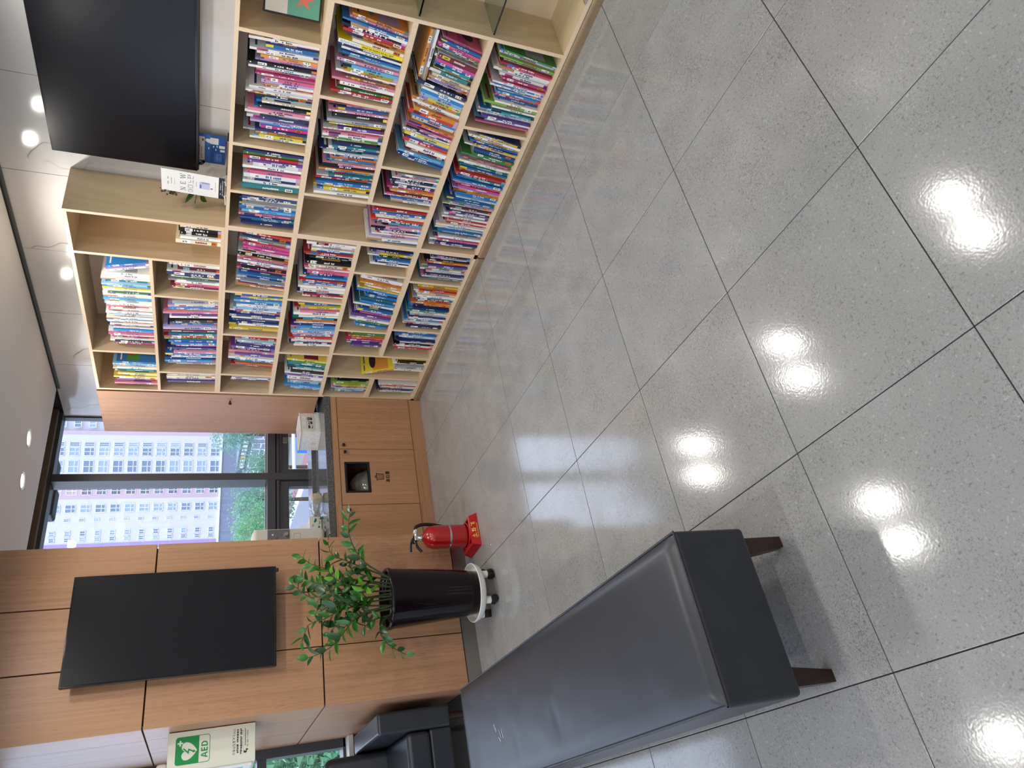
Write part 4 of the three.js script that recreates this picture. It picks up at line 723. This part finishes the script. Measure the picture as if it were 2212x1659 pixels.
// ------------------------------------------------------------------ upholstered bench
{
  const X0 = -1.803, X1 = -1.354, Z0 = -3.36, Z1 = -1.355, YB = 0.15, YTp = 0.385, w = X1 - X0, l = Z1 - Z0;
  const t = thing('bench', 'long dark grey leather bench with short wooden legs', 'bench', [(X0 + X1) / 2, 0, (Z0 + Z1) / 2]);
  const g = new RoundedBoxGeometry(w, YTp - YB, l, 4, 0.014), p = g.attributes.position;
  part(t, 'upholstered_base', uvBox(g, 'z'), M.leather, [0, (YTp + YB) / 2, 0]);
  // seat pad: puffed grid with a few creases
  const nx = 22, nz = 80, pos = [], idx = [], uv = [];
  const hgt = (u, v) => { const e = Math.min(1, Math.min(1 - Math.abs(u), (1 - Math.abs(v)) * l / w) * 7), puff = 0.016 * Math.pow(Math.max(0, e), 0.55); const cr = (cu, cv, L, a) => { const dv = (v - cv) * l / 2, du = (u - cu) * w / 2; return -a * Math.exp(-((dv / 0.006) ** 2) - ((du / L) ** 2)) + a * 0.7 * Math.exp(-(((dv - 0.012) / 0.007) ** 2) - ((du / L) ** 2)); }; return puff + noise.noise(u * 2, v * 7, 4) * 0.0016 * e + cr(-0.35, 0.05, 0.05, 0.003) + cr(-0.5, -0.35, 0.06, 0.003) + cr(-0.2, -0.5, 0.04, 0.002); };
  for (let j = 0; j <= nz; j++) for (let i = 0; i <= nx; i++) { const u = i / nx * 2 - 1, v = j / nz * 2 - 1; pos.push(u * (w / 2 - 0.003), YTp - 0.003 + hgt(u, v), v * (l / 2 - 0.003)); uv.push((u + 1) / 2, (v + 1) / 2); }
  for (let j = 0; j < nz; j++) for (let i = 0; i < nx; i++) { const a = j * (nx + 1) + i; idx.push(a, a + nx + 1, a + 1, a + 1, a + nx + 1, a + nx + 2); }
  const pad = new THREE.BufferGeometry(); pad.setAttribute('position', new THREE.Float32BufferAttribute(pos, 3)); pad.setAttribute('uv', new THREE.Float32BufferAttribute(uv, 2)); pad.setIndex(idx); pad.computeVertexNormals();
  const scuffed = canvas(256, 1024, (q) => {   // pale scratches where the surface is worn
    q.fillStyle = '#f0f0f0'; q.fillRect(0, 0, 256, 1024);
    for (let k = 0; k < 160; k++) { q.fillStyle = `rgba(${rnd() < 0.5 ? '255,255,255' : '205,205,210'},0.25)`; q.fillRect(rr(0, 256), rr(0, 1024), rr(1, 2), rr(2, 26)); }
  });
  const worn = M.leather.clone(); worn.map = scuffed; worn.bumpMap = M.leather.bumpMap.clone(); worn.bumpMap.repeat.set(w / 0.12, l / 0.12); worn.bumpMap.needsUpdate = true;
  const top = part(t, 'seat_pad', pad, worn);
  const scuffMat = std({ color: '#a9adb6', roughness: 0.6 });
  for (const [u, v, len, a] of [[-0.06, -0.57, 0.02, 0.3], [-0.2, -0.52, 0.03, 0.5], [-0.23, -0.5, 0.035, 0.2], [-0.3, -0.53, 0.02, 0.8], [-0.12, -0.56, 0.012, 0.1]]) {   // scraped spots in the coating
    const x = u * w / 2, z = v * l / 2, g2 = new THREE.CircleGeometry(1, 10), q = g2.attributes.position;
    for (let i = 1; i < q.count; i++) { const k = rr(0.5, 1.1); q.setXY(i, q.getX(i) * k * len, q.getY(i) * k * 0.0035); }
    part(top, 'scuff', g2.rotateX(-Math.PI / 2), scuffMat, [x, YTp - 0.003 + hgt(u, v) + 0.0007, z], [0, a, 0]);
  }
  const c = 0.004, a = w / 2 - c, b = l / 2 - c, cp = []; for (const [sx, sz] of [[1, 1], [1, -1], [-1, -1], [-1, 1]]) cp.push([sx * a, YTp, sz * b]);
  part(t, 'piping', merge(cp.map((q, i) => { const n = cp[(i + 1) % 4]; return new THREE.TubeGeometry(new THREE.LineCurve3(new THREE.Vector3(...q), new THREE.Vector3(...n)), 1, 0.0035, 8); })), M.leather);
  const leg = (sx, sz) => { const L = new THREE.CylinderGeometry(0.036, 0.022, YB + 0.01, 4, 1).rotateY(Math.PI / 4), q = L.attributes.position; for (let i = 0; i < q.count; i++) if (q.getY(i) < 0) { q.setX(i, q.getX(i) + sx * 0.012); q.setZ(i, q.getZ(i) + sz * 0.004); } return L.toNonIndexed(); };
  for (const sx of [-1, 1]) for (const sz of [-1, 1]) { const L = leg(sx, sz); L.computeVertexNormals(); part(t, 'leg', uvBox(L), M.walnut, [sx * (w / 2 - 0.05), (YB + 0.01) / 2, sz * (l / 2 - 0.05)]); }
}
{ // sofa by the left window
  const t = thing('sofa', 'dark grey leather sofa beside the column, behind the long bench', 'sofa', [-1.285, 0, -4.2]);
  const soft = (w, h, d, r, x, y, z, n, rot) => part(t, n, uvBox(new RoundedBoxGeometry(w, h, d, 4, r), 'y'), M.leather, [x, y, z], rot);
  soft(0.12, 0.43, 0.78, 0.018, -0.06, 0.405, -0.4, 'armrest');
  soft(0.12, 0.43, 0.78, 0.018, -1.63, 0.405, -0.4, 'armrest');
  soft(1.45, 0.13, 0.76, 0.015, -0.845, 0.255, -0.4, 'seat_base');
  soft(0.72, 0.14, 0.62, 0.03, -0.485, 0.39, -0.32, 'seat_cushion'); soft(0.72, 0.14, 0.62, 0.03, -1.205, 0.39, -0.32, 'seat_cushion');
  soft(0.7, 0.42, 0.19, 0.045, -0.485, 0.62, -0.66, 'back_cushion', [-0.16, 0, 0]); soft(0.7, 0.42, 0.19, 0.045, -1.205, 0.62, -0.66, 'back_cushion', [-0.16, 0, 0]);
  soft(1.45, 0.5, 0.08, 0.02, -0.845, 0.44, -0.79, 'back_frame');
  for (const [x, z] of [[-0.06, -0.07], [-1.63, -0.07], [-0.06, -0.72], [-1.63, -0.72]]) part(t, 'leg', uvBox(new THREE.CylinderGeometry(0.028, 0.02, 0.19, 4).rotateY(Math.PI / 4)), M.walnut, [x, 0.095, z]);
}
{ // defibrillator cabinet on the side of the column
  const t = thing('defibrillator_cabinet', 'white AED wall cabinet with green heart sign on the column side', 'AED cabinet', [-1.333, 1.272, -4.435]);
  const w = 0.19, h = 0.428, d = 0.37;
  part(t, 'body', rbox(w, h, d, 0.006), M.offwhite, [0, h / 2, 0]);
  const sign = canvas(512, 1152, (g) => {
    g.fillStyle = '#dcdccb'; g.fillRect(0, 0, 512, 1152);
    const rrct = (x, y, W, H, r) => { g.beginPath(); g.moveTo(x + r, y); g.lineTo(x + W - r, y); g.quadraticCurveTo(x + W, y, x + W, y + r); g.lineTo(x + W, y + H - r); g.quadraticCurveTo(x + W, y + H, x + W - r, y + H); g.lineTo(x + r, y + H); g.quadraticCurveTo(x, y + H, x, y + H - r); g.lineTo(x, y + r); g.quadraticCurveTo(x, y, x + r, y); };
    g.fillStyle = '#0d8a42'; rrct(78, 95, 365, 450, 44); g.fill(); g.fillStyle = '#dcdccb'; rrct(86, 400, 349, 137, 36); g.fill(); g.fillRect(86, 400, 349, 60);
    g.fillStyle = '#0d8a42'; g.font = 'bold 118px sans-serif'; g.fillText('AED', 136, 514);
    g.fillStyle = '#dcdccb'; g.beginPath(); g.moveTo(250, 376); g.bezierCurveTo(120, 300, 100, 200, 180, 178); g.bezierCurveTo(225, 168, 248, 200, 250, 224); g.bezierCurveTo(256, 200, 280, 168, 322, 178); g.bezierCurveTo(402, 200, 380, 300, 250, 376); g.fill();
    g.fillRect(350, 118, 22, 72); g.fillRect(325, 143, 72, 22);
    g.strokeStyle = '#0d8a42'; g.lineWidth = 17; g.lineJoin = 'miter'; g.beginPath(); g.moveTo(290, 196); g.lineTo(228, 262); g.lineTo(270, 268); g.lineTo(238, 332); g.stroke(); g.fillStyle = '#0d8a42'; g.beginPath(); g.moveTo(222, 318); g.lineTo(262, 332); g.lineTo(232, 362); g.fill();
    g.strokeStyle = '#3a3a36'; g.lineWidth = 4; const x = hangul(g, '자동심장충격기', 110, 846, 36, 1.08); g.fillStyle = '#3a3a36'; g.font = '36px sans-serif'; g.fillText('/AED', x, 880);
    smallPrint(g, 110, 898, 340, 30, '#3a3a36', false); smallPrint(g, 110, 946, 340, 30, '#3a3a36', false); g.fillStyle = '#77776e'; g.fillRect(110, 990, 320, 3); smallPrint(g, 200, 1008, 230, 20, '#6a6a62', false); smallPrint(g, 200, 1042, 220, 15, '#6a6a62', false);
    g.fillStyle = '#1a1a18'; g.beginPath(); g.arc(140, 1018, 22, 0.6, 5.6); g.lineTo(140, 1018); g.fill(); g.beginPath(); g.arc(160, 1040, 16, 3.6, 8.6); g.lineTo(160, 1040); g.fill();
  });
  part(t, 'printed_side', uvFront(rbox(w - 0.004, h - 0.004, 0.001, 0.0003)), std({ map: sign, roughness: 0.4 }), [0, h / 2, d / 2 + 0.0004]);
  part(t, 'door_frame', rbox(0.014, h - 0.03, d - 0.03, 0.004), M.white, [-w / 2 - 0.006, h / 2, 0]);
  part(t, 'door_pane', rbox(0.004, h - 0.12, d - 0.1, 0.001), phys({ color: '#bcd2e4', roughness: 0.05 }), [-w / 2 - 0.013, h / 2, 0]);
  const cap = part(t, 'alarm_housing', rbox(0.07, 0.05, 0.1, 0.012), M.offwhite, [-0.07, h + 0.026, 0.06]); part(cap, 'alarm_lamp', new THREE.SphereGeometry(0.02, 16, 10), phys({ color: '#c3121c', roughness: 0.2 }), [-0.02, 0.0, 0.045]);
}

// ------------------------------------------------------------------ outside
const ext = {
  wall: std({ color: '#cdc9cf', roughness: 0.9 }), pink: std({ color: '#c3aab2', roughness: 0.9 }), lilac: std({ color: '#a58fb8', roughness: 0.9 }), podium: std({ color: '#7d8596', roughness: 0.9 }), dark: std({ color: '#4c5568', roughness: 0.8 }), pane: phys({ color: '#6f8096', roughness: 0.12 }), pane2: phys({ color: '#93a4b8', roughness: 0.12 }), frame: std({ color: '#dfe2e6', roughness: 0.6 }),
  asphalt: std({ color: '#7d8088', roughness: 0.95 }), brick: std({ color: '#96646a', roughness: 0.95 }), concrete: std({ color: '#84857f', roughness: 1 }), kerb: std({ color: '#c8cacc', roughness: 0.9 }), blue: std({ color: '#1a78d6', roughness: 0.4 }), shopRed: std({ color: '#a8433c', roughness: 0.7 }), shopYellow: std({ color: '#e0b24a', roughness: 0.7 }),
};
const GY = -8;
{ const g = struct('ground'); part(g, 'concrete_sheet', bx(-160, 260, GY - 1, GY, -330, 60), ext.concrete); }  // concrete ground in neutral grey, so light bounced off it adds no green
{ // street strips running away to the right
  const strip = (name, label, mat, a, b, y) => { const s = new THREE.Shape(); s.moveTo(a[0][0], -a[0][1]); s.lineTo(a[1][0], -a[1][1]); s.lineTo(b[1][0], -b[1][1]); s.lineTo(b[0][0], -b[0][1]); const g = new THREE.ExtrudeGeometry(s, { depth: y, bevelEnabled: false }).rotateX(-Math.PI / 2).translate(0, GY, 0); const m = part(scene, name, g, mat); m.name = numbered(name); tag(m, label, 'road', null, null); return m; };
  const L = (x0, z0, x1, z1) => { const f = (x1 - x0) / (z1 - z0); return [[x0 + f * (-20 - z0), -20], [x0 + f * (-260 - z0), -260]]; };
  const e0 = L(38.0, -85.8, 38.9, -95), e1 = L(35.5, -80.5, 36.6, -91.3), e2 = L(33.5, -76.1, 34.6, -87), e3 = L(10, -70, 11, -80);
  strip('pavement', 'red brick pavement beside the road outside the window', ext.brick, e0, e1, 0.12);
  strip('kerb', 'pale kerb strip along the road outside the window', ext.kerb, e1, e2, 0.16);
  strip('road', 'grey asphalt road seen through the lower window pane', ext.asphalt, e2, e3, 0.06);
}
{ // apartment block
  const o = thing('apartment_building', 'tall white apartment building filling the view through the window', 'building', [69.1, 0, -154.3], -0.431);
  // local +x runs along the facade, +z faces the room
  const W = (x0, x1, y0, y1, z0, z1) => bx(x0, x1, y0, y1, z0, z1);
  part(o, 'wall', W(-9.6, 13.8, 0.2, 46, -12, 0), ext.wall); part(o, 'podium', W(-9.8, 40, GY, 0.2, -12, 0.2), ext.podium); part(o, 'wing', W(13.8, 40, 0.2, 46, -12, -1), ext.wall);
  part(o, 'stripe', W(-10.2, -9.0, 0.2, 46, -12, 0.15), ext.lilac); part(o, 'stripe', W(0.1, 2.9, 0.2, 46, -0.3, 0.06), ext.pink); part(o, 'stripe', W(13.5, 14.2, 0.2, 46, -0.6, 0.12), ext.pink);
  part(o, 'ledge', W(-9.7, 14, -0.1, 0.35, -0.2, 0.5), ext.frame); part(o, 'corner_edge', W(-10.6, -10.2, GY, 46, -12, 0.3), ext.wall);
  const unit = new Map();
  const win = (x0, x1, y0, y1, two) => {
    const w = x1 - x0, h = y1 - y0, key = w.toFixed(2) + h.toFixed(2);
    if (!unit.has(key)) { const b = 0.1; unit.set(key, [mergeGeometries([W(-w / 2, w / 2, -h / 2, -h / 2 + b, -0.1, 0.12), W(-w / 2, w / 2, h / 2 - b, h / 2, -0.1, 0.12), W(-w / 2, -w / 2 + b, -h / 2, h / 2, -0.1, 0.12), W(w / 2 - b, w / 2, -h / 2, h / 2, -0.1, 0.12), ...(two ? [W(-0.06, 0.06, -h / 2, h / 2, -0.1, 0.1), W(-w / 2, w / 2, -0.25, -0.13, -0.1, 0.1)] : [W(-0.05, 0.05, -h / 2, h / 2, -0.1, 0.1)])]), W(-w / 2, w / 2, -h / 2, h / 2, 0, 0.04)]); }
    const [f, p] = unit.get(key), m = part(o, 'window', f, ext.frame, [(x0 + x1) / 2, (y0 + y1) / 2, 0.02]); part(m, 'pane', p, rnd() < 0.6 ? ext.pane : ext.pane2);
  };
  const S = 1.0;   // window columns measured along the facade
  for (let r = 0; r < 13; r++) {
    const y = 0.42 + r * 2.69;
    win(5.5 * S, 8.05, y, y + 1.9, true); win(9.0, 10.7, y, y + 1.9, true); win(10.95, 11.85, y, y + 1.9, false); win(0.9, 2.55, y, y + 1.85, true); win(-2.7, -1.05, y, y + 1.85, true);
    win(-4.5, -3.85, y + 0.95, y + 2.0, false); win(-7.4, -6.35, y + 0.6, y + 1.65, false); win(-8.55, -7.7, y + 0.6, y + 1.65, false); win(14.9, 16.5, y, y + 1.3, false);
  }
  for (const y of [-2.35, -5.1]) for (const [a, b] of [[5.5, 8.05], [9, 10.7], [0.9, 2.55], [-2.7, -1.05], [-4.5, -3.85], [-7.4, -6.35], [-8.55, -7.7]]) win(a, b, y, y + 1.7, true);
}
{ // lower street-side building with a sign band; its long front runs away from the room
  const o = thing('shop_building', 'blue-grey low building with a sign band behind the street trees', 'building', [47.28, 0, -85], Math.PI * 1.5 - 0.2536);
  const F = (a, b, y0, y1, z0, z1) => bx(-b, -a, y0, y1, z0, z1);   // a, b run away along the street; +z faces the room
  part(o, 'wall', F(-14, 34, GY, -2.05, -10, 0), ext.podium); part(o, 'sign_band', F(-14, 34, -3.05, -1.9, -0.4, 0.35), ext.dark);
  for (const [a, b] of [[2, 6.5], [8.8, 16], [17.4, 25], [27, 32]]) {
    const m = (a + b) / 2, w = part(o, 'window', mergeGeometries([F(a, b, -3.6, -3.42, 0, 0.12), F(a, b, -5.4, -5.22, 0, 0.12), F(a, a + 0.3, -5.4, -3.42, 0, 0.12), F(b - 0.3, b, -5.4, -3.42, 0, 0.12), F(m - 0.15, m + 0.15, -5.4, -3.42, 0, 0.12), F(a, b, -4.7, -4.58, 0, 0.12)]), ext.frame);
    part(w, 'pane', F(a, b, -5.4, -3.42, -0.05, 0.03), ext.pane);
  }
  for (let k = 0; k < 9; k++) part(o, 'sign_letter', F(4 + k * 2.3, 5.4 + k * 2.3, -2.8, -2.15, 0.35, 0.45), k === 5 ? ext.shopYellow : ext.kerb);
}
{ const o = thing('store', 'small red shop front with yellow fascia down the street', 'building', [57.3, 0, -110], -0.3); part(o, 'front_wall', bx(-2, 2, GY - 2.8, -10, -3, 0), ext.shopRed); part(o, 'fascia', bx(-2.2, 2.2, -10, -9.5, -3, 0.3), ext.shopYellow); o.position.y = 0.9; }
{ // overhead road sign
  const o = thing('road_sign', 'blue overhead road sign on a white gantry arm outside', 'road sign', [22.3, 0, -45]);
  part(o, 'arm', cyl(0.13, 0.13, 5, 14).rotateZ(Math.PI / 2), ext.frame, [1.0, -3.55, 0]); part(o, 'post', cyl(0.16, 0.2, 5.4, 14), ext.frame, [3.6, -5.4, 0]);
  part(o, 'brace', tube([[-1.5, -3.6, 0], [-1.9, -4.2, 0.3]], 0.07, 4, 8), ext.frame);
  part(o, 'panel', rbox(2.6, 1.15, 0.08, 0.02), ext.blue, [1.05, -4.32, 0.05]);
}
// foliage: clumps of small leaf faces around a trunk
function tree(name, label, [x, z], top, r, hue, n, group, base = GY) {
  const t = thing(name, label, 'tree', [x, base, z], 0, group), H = top - base, pos = [];
  part(t, 'trunk', cyl(0.12, 0.22, H * 0.7, 8), std({ color: '#5a4a3c', roughness: 1 }), [0, H * 0.35, 0]);
  const v = new THREE.Vector3(), lobes = Array.from({ length: 9 }, () => [rr(-0.5, 0.5) * r, H - r * rr(0.5, 1.5), rr(-0.5, 0.5) * r, r * rr(0.45, 0.7)]);
  for (let k = 0; k < n; k++) {
    const [lx, ly, lz, lr] = pick(lobes); v.set(rr(-1, 1), rr(-1, 1), rr(-1, 1)).normalize().multiplyScalar(lr * rr(0.75, 1.05));
    const s = Math.min(r * rr(0.028, 0.065), rr(0.07, 0.15)), c = [lx + v.x, ly + v.y, lz + v.z]; for (let q = 0; q < 3; q++) pos.push(c[0] + rr(-s, s), c[1] + rr(-s, s), c[2] + rr(-s, s));
    const e = [c[0] + rr(-s, s), c[1] + rr(-s, s), c[2] + rr(-s, s)]; pos.push(...pos.slice(-6, -3), ...pos.slice(-3), ...e);
  }
  const g = new THREE.BufferGeometry(); g.setAttribute('position', new THREE.Float32BufferAttribute(pos, 3)); g.computeVertexNormals();
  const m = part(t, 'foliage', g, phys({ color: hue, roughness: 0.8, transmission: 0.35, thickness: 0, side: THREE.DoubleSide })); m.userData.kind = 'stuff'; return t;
}
tree('street_tree', 'leafy street tree in front of the shop building, left of the mullion', [25.4, -60], 0.4, 3.2, '#7fb093', 6000, 'street trees');  // street tree hues are paled: distance haze put into the leaf colour
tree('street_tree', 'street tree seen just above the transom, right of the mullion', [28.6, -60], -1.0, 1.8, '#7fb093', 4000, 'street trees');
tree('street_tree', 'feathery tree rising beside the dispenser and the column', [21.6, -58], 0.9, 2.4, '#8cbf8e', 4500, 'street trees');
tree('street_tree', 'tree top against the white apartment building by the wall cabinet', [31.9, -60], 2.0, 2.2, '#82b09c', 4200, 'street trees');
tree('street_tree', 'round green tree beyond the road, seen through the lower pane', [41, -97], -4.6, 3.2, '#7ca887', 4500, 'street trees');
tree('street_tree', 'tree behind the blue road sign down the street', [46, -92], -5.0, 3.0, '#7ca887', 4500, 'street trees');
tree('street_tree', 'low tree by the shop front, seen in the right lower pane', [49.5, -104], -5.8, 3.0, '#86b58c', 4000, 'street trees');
tree('garden_tree', 'dense tree outside the left window, nearest the column', [1.4, -21], 1.6, 4.2, '#6da67c', 26000, 'trees outside the left window');
tree('garden_tree', 'dense tree outside the left window, further left', [-4.5, -22], 2.5, 4.8, '#74ab82', 22000, 'trees outside the left window');
tree('garden_tree', 'dense tree filling the gap behind the sofa window', [-1.2, -27], 2.6, 5.0, '#6a9f80', 22000, 'trees outside the left window');
for (const [x0, x1, y, label] of [[1.05, 1.2, 2.7, 'dark ribbed floodlight outside the top of the right window pane'], [0.7, 0.95, 2.68, 'dark box floodlight outside the top of the left window pane']]) {
  const t = thing('floodlight', label, 'floodlight', [(x0 + x1) / 2, y, -5.9]); part(t, 'case', rbox(x1 - x0, 0.1, 0.16, 0.02), M.black, [0, 0.06, 0]); part(t, 'bracket', rbox(0.02, 0.5, 0.02, 0.003), M.black, [0, 0.3, 0.02]);
  for (let k = 0; k < 4; k++) part(t, 'rib', rbox(x1 - x0 - 0.03, 0.006, 0.17, 0.002), M.frame, [0, 0.025 + k * 0.02, 0]);
}

scene.traverse((o) => { if (o.isMesh) { o.castShadow = true; o.receiveShadow = true; } });
renderer.render(scene, camera);
